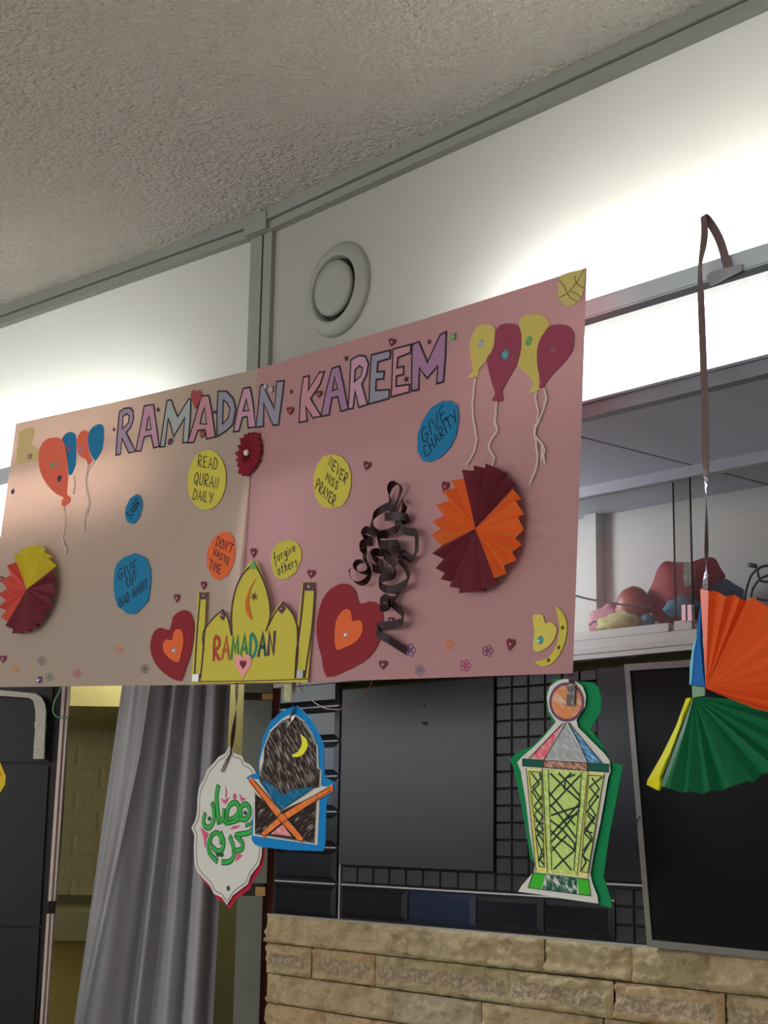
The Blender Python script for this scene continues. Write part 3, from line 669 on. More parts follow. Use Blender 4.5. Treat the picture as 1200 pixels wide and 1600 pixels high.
note(PL, q([(350,865),(400,880),(480,920),(520,1030),(527,1150),(510,1300),(500,1380),(440,1450),(360,1527),(270,1525),(220,1480),(160,1440),(130,1330),(120,1200),(130,1050),(155,980),(230,910)]), pB,
     [ln(q,6.957,'GIVE',(165,1168),(390,1040),(-10,-110)), ln(q,6.957,'UP',(255,1235),(378,1192),(-5,-108)), ln(q,6.957,'BAD HABIT',(185,1460),(500,1230),(-12,-92))], .0026, mat('blue_black_ink', (.006,.012,.04), rough=.6), 'blue oval note reading GIVE UP BAD HABIT', False)
note(PL, q([(370,222),(410,240),(432,290),(432,370),(405,470),(350,540),(305,548),(260,510),(243,430),(255,360),(300,270)]), pB,
     [ln(q,6.957,'SABR',(295,505),(418,310),(-38,-58))], .0028, MATS['blue_black_ink'], 'small blue oval note with blurred dark writing', False)
q = Z(380, 540, 3.529)
note(PR, q([(490,598),(540,610),(575,650),(594,710),(592,780),(575,840),(545,885),(490,898),(440,892),(400,840),(388,780),(388,720),(405,660),(440,610)]), pY,
     [ln(q,3.529,'NEVER',(463,655),(565,770),(18,-50)), ln(q,3.529,'MISS',(450,738),(520,800),(10,-42)), ln(q,3.529,'PRAYER',(393,785),(500,890),(16,-52))], .0023, inkb, 'yellow oval note reading NEVER MISS PRAYER', False)
q = Z(200, 800, 2.727)
note(PR, q([(680,118),(715,125),(737,160),(738,200),(715,255),(680,282),(650,288),(622,270),(608,220),(612,170),(640,130)]), pY,
     [ln(q,2.727,'forgive',(622,218),(716,165),(-6,-34)), ln(q,2.727,'others',(638,270),(726,226),(-6,-36))], .0022, inkb, 'yellow round note reading forgive others', False)
q3 = Z(640, 400, 4)
note(PR, q3([(205,905),(260,905),(300,935),(307,1010),(290,1120),(250,1200),(190,1260),(130,1288),(80,1280),(48,1220),(48,1120),(80,1030),(130,950)]), pB,
     [ln(q3,4,'GIVE',(78,1180),(240,1000),(-18,-80)), ln(q3,4,'CHARITY',(98,1268),(305,1020),(-24,-62))], .0023, MATS['blue_black_ink'], 'blue oval note reading GIVE CHARITY', False)
# --- gems, hearts, flowers, stars
def gem(pl, x, y, r, m, parent, name='gem', off=.004):
    c = pl.pt(x, y, off); u = (pl.pt(x+5, y, off)-c).normalized(); w = pl.n.cross(u); R_ = r*(pl.pt(x, y+1, off)-c).length; mb = MB(); n = 8
    vs = [c+pl.n*R_*.45]; 
    for rr, hh in ((.5, .40), (1, .0)):
        for i in range(n): a = i*2*math.pi/n+(.4 if rr < 1 else 0); vs.append(c+(u*math.cos(a)+w*math.sin(a))*R_*rr+pl.n*R_*hh)
    fs = [(0, 1+i, 1+(i+1) % n) for i in range(n)]+[(1+i, 9+i, 9+(i+1) % n, 1+(i+1) % n) for i in range(n)]
    mb.add(vs, fs); return mb.build(name, m, parent)
def gm(n, c, r=.12): return mat(n, c, rough=r, spec=.8, coat=.5)
gW, gG, gT, gP, gV, gMg, gS = gm('gem_clear', (.55,.52,.50)), gm('gem_green', (.16,.42,.14)), gm('gem_teal', (.05,.40,.46)), gm('gem_pink', (.62,.28,.38)), gm('gem_violet', (.07,.02,.16)), gm('gem_magenta', (.45,.05,.2)), gm('gem_silver', (.45,.45,.48))
def balloon(pl, zf, pts, m, strings, gems, lab, off):
    mb = MB(); pol(mb, pl, cr(zf(pts), 2, True), off, .0006); o = mb.build('paper_balloon', m, poster, lab)
    for s in strings:
        mb = MB(); P = cr(zf(s), 5); random.seed(len(pts)); mb.tube([pl.pt(p.x+math.sin(i*1.3)*.35, p.y, off+.0012) for i, p in enumerate(P)], .0020, 5); mb.build('string', mat('white_yarn', (.78,.66,.64), rough=.9, bump=(400, .5, .001)), o)
    for (x, y, r, g) in gems:
        gx, gy = zf([(x, y)])[0]; gem(pl, gx, gy, r, g, o, off=off+.0008)
balloon(PR, q3, [(680,420),(710,380),(770,365),(830,370),(865,400),(872,440),(830,500),(800,580),(798,650),(808,740),(808,800),(815,825),(800,840),(738,865),(762,830),(768,790),(740,745),(675,680),(693,580),(693,480)], pBal, [[(795,845),(790,900),(805,960),(800,1030),(782,1080),(790,1130),(830,1180),(825,1280)]], [(745,530,8,gG)], 'large yellow paper balloon', .0010)
balloon(PR, q3, [(500,428),(530,450),(535,520),(515,600),(470,665),(430,710),(432,740),(400,758),(358,762),(385,735),(395,700),(378,620),(378,540),(400,470),(440,432)], pBal, [[(412,765),(402,850),(395,960),(405,1050),(420,1140),(405,1220),(380,1270),(358,1305)]], [(445,548,7,gS)], 'small yellow paper balloon', .0016)
balloon(PR, q3, [(620,420),(670,432),(693,480),(693,580),(670,670),(620,760),(580,830),(573,850),(583,905),(512,905),(535,865),(515,800),(490,700),(482,640),(510,600),(528,545),(535,470),(570,430)], pM2, [[(545,910),(540,980),(535,1040),(548,1090),(505,1160),(500,1210),(530,1260),(515,1315)]], [(597,615,8,gT)], 'plum paper balloon second from left', .0024)
balloon(PR, q3, [(870,440),(920,428),(980,432),(1020,470),(1025,530),(1010,600),(950,680),(890,740),(845,800),(835,825),(805,820),(820,790),(800,700),(795,610),(810,530),(840,480)], pM2, [[(838,828),(855,880),(840,950),(810,1030),(785,1090),(790,1160),(800,1250),(790,1330),(750,1430)], [(830,1180),(845,1210),(838,1250),(848,1300)]], [(893,585,7,gm('gem_rose', (.35,.08,.14)))], 'plum paper balloon at the right end', .0024)
q5 = Z(0, 640, 3.636)
balloon(PL, q5, [(352,170),(375,135),(405,127),(430,145),(432,220),(430,310),(415,350),(405,370),(390,368),(388,340),(384,300),(372,220)], pB, [[(418,370),(425,420),(418,480)]], [(390,222,4.5,gMg)], 'blue paper balloon behind the large salmon one', .0010)
balloon(PL, q5, [(437,165),(460,125),(485,118),(505,135),(500,200),(510,260),(525,290),(500,315),(490,285),(450,260),(437,220)], pSal, [[(500,315),(488,400),(495,480),(508,530),(485,600),(480,700)]], [(460,222,4.5,gP)], 'small salmon paper balloon', .0010)
balloon(PL, q5, [(500,150),(520,105),(560,82),(585,92),(590,150),(580,220),(560,265),(540,288),(522,265),(503,210)], pB, [[(540,290),(505,340),(490,420),(510,520),(495,600)]], [], 'blue paper balloon at the right of its bunch', .0018)
balloon(PL, q5, [(300,158),(350,168),(372,220),(382,300),(385,400),(380,480),(402,498),(395,530),(355,552),(350,520),(362,500),(320,480),(262,420),(228,350),(218,285),(225,220),(255,175)], pSal, [[(362,545),(372,620),(364,690),(355,740),(374,790),(372,818)]], [(297,315,5,gG),(330,308,4.5,gP),(338,392,5.5,gV)], 'large salmon paper balloon', .0024)
# corner cutouts
mb = MB(); pol(mb, PL, q5([(105,130),(160,100),(195,105),(190,150),(175,200),(225,225),(225,290),(88,310)]), .001); o = mb.build('paper_corner', paper('pale_yellow_paper', (170,150,104), .36), poster); gem(PL, *q5([(165,265)])[0], 4.5, gP, o)
mb = MB(); pol(mb, PR, q3([(1098,80),(1095,130),(1088,210),(1070,270),(1030,300),(985,318),(945,280),(925,260),(930,200),(925,170),(945,120),(1000,100)]), .001); o = mb.build('paper_leaf', pOliv, poster, 'olive paper leaf in the top corner')
mb = MB()
for l in ([(1095,80),(1040,170),(985,235),(930,262)], [(1040,170),(1030,125)], [(1040,170),(1085,200)], [(985,235),(965,190),(935,150)], [(985,235),(1010,265),(1045,285)], [(1000,215),(1050,240),(1070,260)]): strk(mb, PR, q3(l), .0015, .0018)
mb.build('leaf_vein', mat('olive_pencil', (.17,.15,.07)), o)
m_fh = mat('red_foam', (.17,.012,.03), rough=.6)
HS = [(573,727,12,15,12,PR),(695,760,11,19,14,PR),(797,1006,13,20,10,PR),(598,1038,13,15,0,PR),(611,969,10,12,0,PR),(396,863,10,16,0,PR),(486,896,13,14,5,PR),(453,641,11,13,0,PR),(498,615,10,12,0,PR),(612,534,11,13,15,PR),(318,914,9,14,0,PL),(276,934,9,14,0,PL),(4,1029,11,12,0,PL),(1,904,11,10,15,PL)]
for x, y, w, h, rt, pl in HS:
    mb = MB(); pol(mb, pl, heart(x, y, w, h, rt), .002, .0012); o = mb.build('foam_heart', m_fh, poster); gem(pl, x, y+.5, 2.2, gP, o, off=.0036)
for x, y, rr in ((315.5,678,9),):
    mb = MB(); pol(mb, PL, heart(x, y, 9, 13, 10), .003, .001); o = mb.build('foam_heart', mat('copper_foil', (.25,.08,.05), rough=.3), poster); gem(PL, x, y, 2, gP, o, off=.0045)
mb = MB(); pol(mb, PL, heart(306, 622, 17, 32, 3), .0022, .0008); mb.build('paper_heart', mat('red_paper', (.38,.07,.07), rough=.8), poster, 'red paper heart above the headline')
for x, y, r, g, pl in ((265.5,690,5.5,gV,PL),(61,1062,5.5,gV,PL),(20,768,4.5,gV,PL),(706.5,526,6.5,gG,PR),(423,608,6,gS,PR),(414,604,4,gW,PR)):
    gem(pl, x, y, r, g, poster)
mb = MB()
for x, y, r, pl in ((541,560,5,PR),(634,593,5.5,PR),(671,534,4.5,PR),(454,612,3.5,PR)): pol(mb, pl, star(x, y, r, random.random()), .001)
for x, y, r, pl in ((178,671,4,PL),(247,640,4.5,PL),(335.5,644,3.5,PL)): pol(mb, pl, star(x, y, r, random.random()), .001)
ms = None
for x, y, r, pl in ((541,560,5.5,PR),(634.5,592.5,6,PR),(670.5,534,5,PR),(455,612,4,PR),(178,671,4,PL),(247,640,4.8,PL),(335.5,644,4,PL)):
    mb = MB(); pol(mb, pl, star(x, y, r, random.uniform(-.4,.4)), .0008); mb.build('star', ink2, poster)
def flower(pl, x, y, r, m):
    mb = MB()
    for k in range(5):
        a = k*2*math.pi/5+.3; strk(mb, pl, ell(x+math.sin(a)*r*.58, y-math.cos(a)*r*.62, r*.34, r*.40, 0, 8), .0014, .0008, closed=True)
    strk(mb, pl, ell(x, y, r*.18, r*.18, 0, 6), .0014, .0008, closed=True); mb.build('flower_doodle', m, poster)
fp = lambda n, c: mat(n, A(c), rough=.7)
for pl, x, y, r, m in ((PR,702.5,1007,8,fp('pen_orange',(176,104,62))),(PR,761.5,1017,9,fp('pen_plum',(96,50,84))),(PR,727,1040,9,fp('pen_magenta',(136,48,92))),(PR,655.5,1047.5,8,fp('pen_slate',(92,88,108))),(PR,640,1016,10,fp('pen_violet',(74,46,104))),
    (PL,65,1033,7,fp('pen_greyviolet',(106,86,98))),(PL,23.5,1046,6,fp('pen_amber',(170,112,66))),(PL,77,1058,7,fp('pen_green',(84,108,92))),(PL,120.5,1052,7.5,fp('pen_rose',(150,86,100))),(PL,186,1014,7,fp('pen_peach',(172,112,76))),(PL,226,1045,7,fp('pen_grey',(84,76,72)))):
    flower(pl, x, y, r, m)
# --- mosque cut-out (stands as a chord across the fold)
pa, pb_ = PL.pt(298, 1066, .002), PR.pt(492, 912, .002); pc_ = PL.pt(312, 925, .002)
PM = plane3(pa, pb_, pc_)
_o = 0
while _o < .03:
    PM.p = pa + PM.n*_o
    if all((PM.pt(x, y)-PL.p).dot(PL.n) > .0015 for x, y in ((300,1066),(312,925),(340,1000),(375,1066)) ) and all((PM.pt(x, y)-PR.p).dot(PR.n) > .0015 for x, y in ((385,1066),(480,1064),(492,910),(395,875),(440,950))): break
    _o += .0005
q4 = Z(200, 800, 2.727)
mb = MB(); pol(mb, PM, q4([(268,730),(278,600),(290,470),(298,342),(340,338),(336,420),(333,500),(345,480),(365,450),(403,415),(420,450),(437,490),(440,400),(455,330),(490,255),(515,215),(533,203),(550,215),(572,265),(592,320),(605,380),(607,450),(630,410),(660,378),(690,410),(722,470),(732,400),(745,298),(798,298),(795,400),(780,560),(765,725)]), 0, .0006)
mosq = mb.build('paper_mosque', pY, poster, 'yellow paper mosque with two minarets')
mb = MB(); mk = mat('brown_marker', (.07,.022,.028), rough=.6)
for l, w in (([(306,370),(296,480),(288,600),(282,715)],.005),([(334,370),(330,470),(322,560)],.004),([(322,590),(318,520),(340,480),(370,445),(403,418)],.004),([(403,418),(425,455),(440,525)],.004),([(322,560),(315,640),(308,705)],.005),
    ([(442,520),(440,430),(455,340),(485,270),(520,232)],.005),([(545,228),(580,300),(602,380),(605,450),(588,505)],.005),([(600,480),(625,430),(660,385)],.004),([(660,385),(700,430),(722,490)],.005),([(722,490),(722,600),(712,705)],.006),([(748,330),(735,460),(718,600),(712,705)],.006),([(796,330),(785,480),(765,620),(752,705)],.005),([(275,722),(500,720),(765,712)],.002)):
    strk(mb, PM, cr(q4(l), 3), w*.9, .0012)
mb.build('outline', mk, mosq)
for P in ([(303,342),(339,342),(335,372),(303,372)], [(746,300),(797,300),(794,335),(745,335)], [(403,420),(415,440),(405,462),(390,448)], [(655,390),(672,410),(655,435),(640,420)]):
    mb = MB(); pol(mb, PM, q4(P), .0016); mb.build('cap', mat('purple_brown', (.10,.035,.055), rough=.6), mosq)
mb = MB(); text(mb, PM, 'RAMADAN', *q4([(356,633),(628,606)]), (4/2.727, -92/2.727), .0078, .0014, [0,1,2,2,3,4,5])
mb.build('writing', [mat('felt_red', (.50,.05,.03)), mat('felt_orange', (.60,.14,.03)), mat('felt_green', (.03,.28,.08)), mat('felt_teal_green', (.02,.24,.17)), mat('felt_petrol', (.01,.07,.09)), mat('felt_violet', (.06,.02,.09))], mosq)
mb = MB(); pol(mb, PM, cr(q4([(547,282),(520,320),(503,370),(500,410),(512,445),(530,460),(520,420),(515,380),(522,330)]), 2, True), .0014); mb.build('crescent', paper('orange_brown_felt', (170,88,32), .36), mosq)
mb = MB(); pol(mb, PM, star(*q4([(537,360)])[0], 8, .2, .35, 6), .0014); mb.build('star', mat('brown_felt', (.13,.075,.02)), mosq)
mb = MB(); pol(mb, PM, heart(*q4([(489,650)])[0], 27, 40, 0), .0014, .0008); o = mb.build('paper_heart', pPk, mosq)
mb = MB(); pol(mb, PM, heart(*q4([(489,648)])[0], 10, 14, 0), .0024, .001); mb.build('foam_heart', m_fh, mosq)
for x, y, r, g in ((321,356,2.2,gP),(769,318,2.6,gW),(402,440,2.8,gMg),(655,410,3,gMg)): gem(PM, *q4([(x,y)])[0], r, g, mosq, off=.002)
mb = MB(); pol(mb, PM, q4([(533,205),(548,240),(515,243)]), .0016, .003); mb.build('gem', gG, mosq)
for x, y in ((287,706),(731,690)):
    mb = MB(); P = q4([(x-12,y-14),(x+14,y-16),(x+12,y+16),(x-14,y+16)]); pol(mb, PM, P, .0016, .004); mb.build('gem', gm('gem_mirror', (.30,.30,.31), .2), mosq)
# --- large hearts
def bigheart(pl, o_, i_, g, lab):
    mb = MB(); pol(mb, pl, cr(q4(o_), 2, True), .002, .0008); h = mb.build('paper_heart', pRed, poster, lab)
    mb = MB(); pol(mb, pl, cr(q4(i_), 2, True), .0032, .0006); mb.build('inner_heart', pO, h); gem(pl, *q4([g])[0], 5, gS, h, off=.0042)
bigheart(PR, [(845,703),(825,620),(805,540),(805,460),(825,380),(860,330),(910,305),(945,312),(970,340),(985,392),(1030,380),(1070,395),(1085,440),(1080,520),(1050,590),(1000,640),(920,680)], [(888,587),(880,530),(885,470),(905,430),(930,413),(950,425),(956,466),(985,460),(1000,485),(990,530),(960,560),(920,578)], (928,522), 'large crimson heart right of the mosque')
bigheart(PL, [(225,720),(180,705),(130,665),(100,610),(95,560),(110,510),(140,493),(178,502),(190,450),(225,420),(260,425),(280,470),(278,540),(265,610),(245,670)], [(215,640),(185,630),(155,600),(148,565),(165,542),(187,547),(195,510),(215,498),(233,515),(235,560),(225,610)], (198,588), 'crimson heart left of the mosque')
# --- moon and heart sticker bottom right
qf = Z(520, 700, 3)
mb = MB(); pol(mb, PR, cr(qf([(1045,742),(1080,775),(1097,830),(1090,900),(1060,970),(1020,1015),(975,1022),(945,1000),(985,995),(1030,960),(1055,900),(1062,840),(1055,790)]), 2, True), .0016); o = mb.build('paper_crescent', pY, poster)
mb = MB(); [pol(mb, PR, star(*qf([p])[0], 4, .3), .0024) for p in ((1076,842),(1058,935),(1010,995))]; mb.build('star', ink2, o)
mb = MB(); pol(mb, PR, cr(qf([(935,790),(960,780),(985,785),(995,822),(1020,815),(1048,840),(1040,890),(1005,935),(950,958),(938,920),(945,860)]), 2, True), .0016); o = mb.build('paper_heart', paper('speckled_yellow_paper', (172,160,76), .36, mix=(A((120,96,60)), 500, .62, .68)), poster); gem(PR, *qf([(972,900)])[0], 7, gT, o, off=.0026)
# --- pleated fans on the poster
def pleated(pl, cx, cy, R_, secs, parent, name, amp=.010, lift=.022, N=44, lab=None, a_off=0):
    """secs: list of (deg_from, deg_to, material) clockwise from up in the plane"""
    c = pl.pt(cx, cy, 0); up = (pl.pt(cx, cy-20, 0)-c); up = (ZUP - pl.n*ZUP.dot(pl.n)).normalized(); rt = up.cross(pl.n); 
    if rt.dot(RGT) < 0: rt = -rt
    mb = MB(); ms = []
    random.seed(N)
    ang = [2*math.pi*i/N + random.uniform(-.3,.3)*2*math.pi/N for i in range(N)]
    vs = [c+pl.n*(lift*.9)]
    for i, a in enumerate(ang):
        rr = R_*(1+random.uniform(-.03,.02))*(1.0 if i % 2 == 0 else .965)
        hh = lift*.75 + (amp if i % 2 == 0 else -amp)
        for k in (.3, .65, 1):
            vs.append(c+(up*math.cos(a)+rt*math.sin(a))*rr*k + pl.n*(lift*.85+(hh-lift*.85)*k))
    fs = []; mi = []
    for i in range(N):
        j = (i+1) % N; a = math.degrees((ang[i]+math.pi/N)) % 360
        m = 0
        for (d0, d1, mm) in secs:
            if mm not in ms: ms.append(mm)
            if d0 <= a < d1 or d0 <= a+360 < d1: m = ms.index(mm)
        B = 1+i*3; C = 1+j*3
        for f in ((0,B,C),(B,B+1,C+1,C),(B+1,B+2,C+2,C+1)): fs.append(f); mi.append(m)
    mb.v = [Vector(v) for v in vs]; mb.f = [list(f) for f in fs]; mb.mi = mi; mb.sm = [False]*len(fs)
    # backing disc
    b = len(mb.v); D_ = 24
    for i in range(D_):
        a = 2*math.pi*i/D_
        for hh in (.001, .006): mb.v.append(c+(up*math.cos(a)+rt*math.sin(a))*R_*.35+pl.n*hh)
    for i in range(D_): mb.f.append([b+2*i, b+2*((i+1)%D_), b+2*((i+1)%D_)+1, b+2*i+1]); mb.mi.append(0); mb.sm.append(False)
    o = mb.build(name, ms, parent, lab, fix=False); return o, c
fO = mat('fan_orange', A((208,92,40), .36), rough=.7, trans=(.12, (.5,.12,.03))); fM = mat('fan_maroon', A((92,32,44), .36), rough=.7)
fY = mat('fan_yellow', A((176,160,40), .36), rough=.7, trans=(.12, (.4,.35,.06))); fR = mat('fan_red', A((166,66,58), .36), rough=.7)
pleated(PR, 758, 829, .114, [(0,60,fM),(60,152,fO),(152,258,fM),(258,340,fO),(340,361,fM)], poster, 'paper_fan', .0105, .026, 48, 'round pleated fan in orange and maroon')
pleated(PL, 54, 923, .112, [(0,66,fY),(66,215,fM),(215,325,fR),(325,361,fY)], poster, 'paper_fan', .010, .026, 40, 'round pleated fan in yellow, red and maroon')
# rosette with petals
def rosette(pl, cx, cy, R_, m):
    c = pl.pt(cx, cy, 0); up = (ZUP - pl.n*ZUP.dot(pl.n)).normalized(); rt = up.cross(pl.n); rt = rt if rt.dot(RGT) > 0 else -rt
    mb = MB(); N = 18
    for i in range(N):
        a = 2*math.pi*i/N; d = up*math.cos(a)+rt*math.sin(a); s = up*-math.sin(a)+rt*math.cos(a); R2 = R_*random.uniform(.9, 1.05); w = R_*.17
        prof = [(.1,.02,.30),(.5,.75,.34),(.8,1.0,.30),(.95,.8,.24),(1.0,.3,.20)]
        vs = []; 
        for k, ww, h in prof: vs += [c+d*R2*k-s*w*ww+pl.n*R_*h*.5, c+d*R2*k+pl.n*R_*(h*.5+.12), c+d*R2*k+s*w*ww+pl.n*R_*(h*.5-.06)]
        fs = []
        for k in range(4): fs += [(3*k,3*k+1,3*k+4,3*k+3),(3*k+1,3*k+2,3*k+5,3*k+4)]
        mb.add(vs, fs)
    mb.tube([c, c+pl.n*R_*.12], R_*.3, 12)
    o = mb.build('paper_rosette', m, poster, 'maroon petal rosette with a pearl', fix=False)
    mb = MB(); ball(mb, c+pl.n*R_*.24, R_*.15, 0, 10, 8); mb.build('pearl', mat('pearl', (.8,.78,.72), rough=.2), o)
rosette(PR, 393, 709, .050, paper('rosette_maroon', (104,26,40), .33))
# --- curled brown ribbon
m_rb = mat('brown_satin_ribbon', (.030,.011,.013), rough=.42, spec=.2)
qr = Z(530, 730, 5.333)
upR = (ZUP - PR.n*ZUP.dot(PR.n)).normalized(); rtR = upR.cross(PR.n); rtR = rtR if rtR.dot(RGT) > 0 else -rtR
def rib(pts, w=.0155):
    """pts (zx,zy,depth_mm,dir): dir = width direction as (right, up, out)"""
    mb = MB(); L = []
    for x, y, d, dr in pts:
        X, Y_ = qr([(x, y)])[0]; L.append((PR.pt(X, Y_, d/1000), rtR*dr[0]+upR*dr[1]+PR.n*dr[2]))
    ribbon(mb, L, w, 0, 5); return mb
V_, O_, H_ = (.15,1,.2), (.1,.3,1), (1,.15,.25)
tR = rib([(440,400,8,H_),(425,300,8,H_),(412,200,12,(.5,.3,1)),(440,140,20,O_),(485,130,22,O_),(515,190,16,H_),(490,270,10,H_),(455,360,8,H_),(470,410,10,V_),(520,395,14,(.6,.3,1)),(545,320,18,(.2,.2,1)),(520,270,12,(.8,.4,.4))]).build('curling_ribbon', m_rb, poster, 'curled dark brown satin ribbon')
parts = [
 [(420,320,8,V_),(340,360,14,V_),(285,410,22,(.5,.8,.4)),(272,470,26,H_),(290,520,20,(.9,.4,.4)),(340,560,10,V_),(410,545,16,V_),(470,520,24,(.3,1,.5)),(480,500,26,(.3,.6,1))],
 [(380,415,14,V_),(440,410,24,V_),(520,410,26,V_),(580,420,18,(.2,.8,.7)),(520,450,10,V_),(470,440,14,(.7,.7,.2)),(510,490,22,(.7,.7,.2)),(550,530,20,V_),(610,540,14,V_)],
 [(610,535,14,V_),(640,560,20,(.8,.5,.3)),(648,640,24,H_),(640,720,20,H_),(600,765,12,(.4,.9,.2)),(540,730,8,(.2,1,.2)),(490,730,12,(.6,.7,.2))],
 [(300,560,10,V_),(240,525,20,V_),(200,540,26,(.4,.8,.5)),(195,580,22,(.3,.7,.8)),(240,600,8,V_),(280,620,6,V_),(210,630,18,V_),(172,655,26,(.5,.8,.4)),(190,700,20,(.3,.6,.8)),(230,690,8,V_)],
 [(400,560,8,V_),(350,560,20,V_),(320,600,26,(.4,.7,.6)),(340,640,18,V_),(420,640,10,V_),(490,640,20,V_),(500,670,26,(.3,.7,.8)),(430,700,14,V_),(350,710,6,V_),(290,710,20,V_),(270,740,26,(.5,.6,.8)),(330,790,12,(.5,.9,.2)),(370,820,16,V_)],
 [(210,700,12,H_),(215,760,16,H_),(240,790,14,(.5,.4,.8)),(250,860,20,(.3,.2,1)),(210,885,26,(.1,.3,1)),(150,870,24,(.3,.2,1)),(130,820,20,(.4,.2,1)),(165,785,16,(.2,.3,1)),(215,790,14,(.3,.3,1)),(255,860,18,(.5,.2,1)),(240,930,24,(.4,.3,1)),(180,970,28,(.1,.4,1)),(120,950,26,(.4,.4,1)),(90,900,22,(.7,.3,.8)),(88,850,20,H_)],
 [(370,730,10,V_),(440,790,18,(.5,.9,.3)),(465,850,24,(.6,.7,.2)),(400,870,18,V_),(320,850,10,V_),(275,840,6,V_)],
 [(500,760,10,(.6,.8,.2)),(550,830,18,(.7,.6,.3)),(580,900,24,H_),(570,950,26,(.5,.8,.3)),(500,1000,18,V_),(410,1020,10,V_),(345,990,16,V_),(335,940,24,(.5,.8,.4)),(380,920,26,V_),(450,900,16,V_),(470,870,10,V_)],
 [(490,1030,8,H_),(480,1090,12,H_),(440,1110,18,V_),(380,1090,24,V_),(340,1130,26,V_),(350,1170,22,V_),(410,1160,12,V_),(430,1130,8,V_),(480,1170,12,(.5,.9,.2)),(530,1220,22,(.7,.6,.3)),(530,1280,26,(.4,.9,.3)),(460,1310,20,V_),(380,1320,12,V_),(320,1340,8,V_),(325,1390,12,(.8,.6,.1)),(400,1430,18,(.4,.9,.2)),(480,1480,12,(.4,.9,.2)),(560,1530,4,(.4,.9,.2))],
 [(400,1100,20,H_),(395,1140,24,H_),(400,1180,20,H_)]]
for P in parts: rib(P).build('ribbon_strand', m_rb, tR)

# ================================================================== HANGING CARDS
def vplane(pt, nrm=(0, -1, 0)): return Plane(pt, nrm)
def card(name, label, cat, pl, px, py): return thing(name, label, cat, pl.pt(px, py))
m_wp = paper('white_drawing_paper', (172,172,167), .36)
# --- lantern
PLn = vplane(PR.pt(890, 1052, .004), PR.n.cross(Vector((0,0,1))).cross(Vector((0,0,1))) )
ql = Z(760, 1040, 3.636)
lan = card('lantern_card', 'drawn lantern cut-out card with green backing hanging from the pink sheet', 'card', PLn, 880, 1230)
mb = MB(); pol(mb, PLn, ql([(385,75),(480,75),(530,90),(600,95),(635,120),(655,190),(650,260),(590,360),(660,450),(705,545),(775,570),(760,640),(735,780),(700,950),(680,1080),(665,1200),(710,1340),(712,1378),(640,1355),(500,1300),(250,1100),(225,950),(190,750),(155,590),(135,530),(170,495),(270,450),(380,330),(345,260),(340,150)]), -.006, .0012)
mb.build('backing_card', paper('green_card', (10,104,62), .36), lan, 'green backing card')
mb = MB(); pol(mb, PLn, ql([(445,75),(500,85),(545,115),(565,170),(560,230),(510,310),(520,350),(600,430),(670,500),(700,540),(705,600),(690,640),(670,760),(645,900),(610,1060),(590,1180),(600,1230),(630,1310),(635,1352),(440,1325),(300,1300),(180,1285),(200,1250),(270,1170),(275,1130),(245,950),(225,780),(195,600),(175,550),(200,520),(270,460),(330,400),(395,320),(355,260),(342,180),(360,120),(400,88)]), 0, .0008)
lp = mb.build('drawing', m_wp, lan, 'white cut-out drawing of a lantern')
def sheetpoly(pl, zf, pts, m, off, parent, name, rings=None): mb = MB(); pol(mb, pl, zf(pts), off, .0002, holes=rings); return mb.build(name, m, parent)
scr = lambda n, a, b, s=60, lo=.45, hi=.6, rot=(0,.7,0), st=(1,1,5): mat(n, a, rough=.75, spec=.15, mix=(b, s, lo, hi, rot, st))
WH = A((172,172,167), .36)
sheetpoly(PLn, Z(0,0,1), ell(885.1, 1097, 24.5, 27.5, 0, 28), scr('crayon_sienna', A((176,112,72), .36), WH, 30, .5, .75), .0012, lp, 'colour_patch')
mb = MB(); strk(mb, PLn, ell(885.1, 1097, 25.5, 28.6, 0, 32), .0045, .0018, closed=True); mb.build('ring_line', mat('purple_felt', (.17,.05,.16)), lp)
sheetpoly(PLn, ql, [(430,328),(245,525),(330,532)], scr('crayon_rose', A((206,78,96), .36), A((200,140,140), .36)), .0012, lp, 'colour_patch')
sheetpoly(PLn, ql, [(450,328),(335,530),(565,545),(530,470)], scr('crayon_grey', A((128,132,136), .36), A((152,156,158), .36)), .0012, lp, 'colour_patch')
sheetpoly(PLn, ql, [(465,328),(510,410),(572,548),(655,555)], scr('crayon_blue', A((34,98,150), .36), A((120,160,180), .36)), .0012, lp, 'colour_patch')
sheetpoly(PLn, ql, [(205,530),(322,538),(320,578),(205,570)], paper('dark_green_felt', (18,74,60), .36), .0016, lp, 'colour_patch')
sheetpoly(PLn, ql, [(322,538),(572,552),(570,597),(320,578)], scr('crayon_brown', A((112,74,62), .36), A((168,130,116), .36)), .0016, lp, 'colour_patch')
sheetpoly(PLn, ql, [(572,552),(695,560),(692,605),(570,597)], MATS['dark_green_felt'], .0016, lp, 'colour_patch')
yf = scr('crayon_yellow', A((184,178,84), .36), A((200,196,130), .36)); gf = scr('crayon_lime', A((142,168,84), .36), A((178,190,124), .36)); gf2 = scr('crayon_lime_pale', A((160,180,110), .36), A((150,172,84), .36))
sheetpoly(PLn, ql, [(225,582),(670,612),(640,800),(575,1205),(280,1170)], yf, .0010, lp, 'colour_patch')
sheetpoly(PLn, ql, [(315,585),(575,600),(515,1190),(340,1175)], gf, .0014, lp, 'colour_patch')
sheetpoly(PLn, ql, [(360,612),(530,618),(495,1165),(370,1158)], gf2, .0018, lp, 'colour_patch')
sheetpoly(PLn, ql, [(250,600),(308,605),(325,1143),(298,1140)], gf2, .0018, lp, 'colour_patch')
sheetpoly(PLn, ql, [(592,628),(662,632),(575,1172),(535,1168)], gf2, .0018, lp, 'colour_patch')
lg = paper('bright_green_felt', (50,150,40), .36)
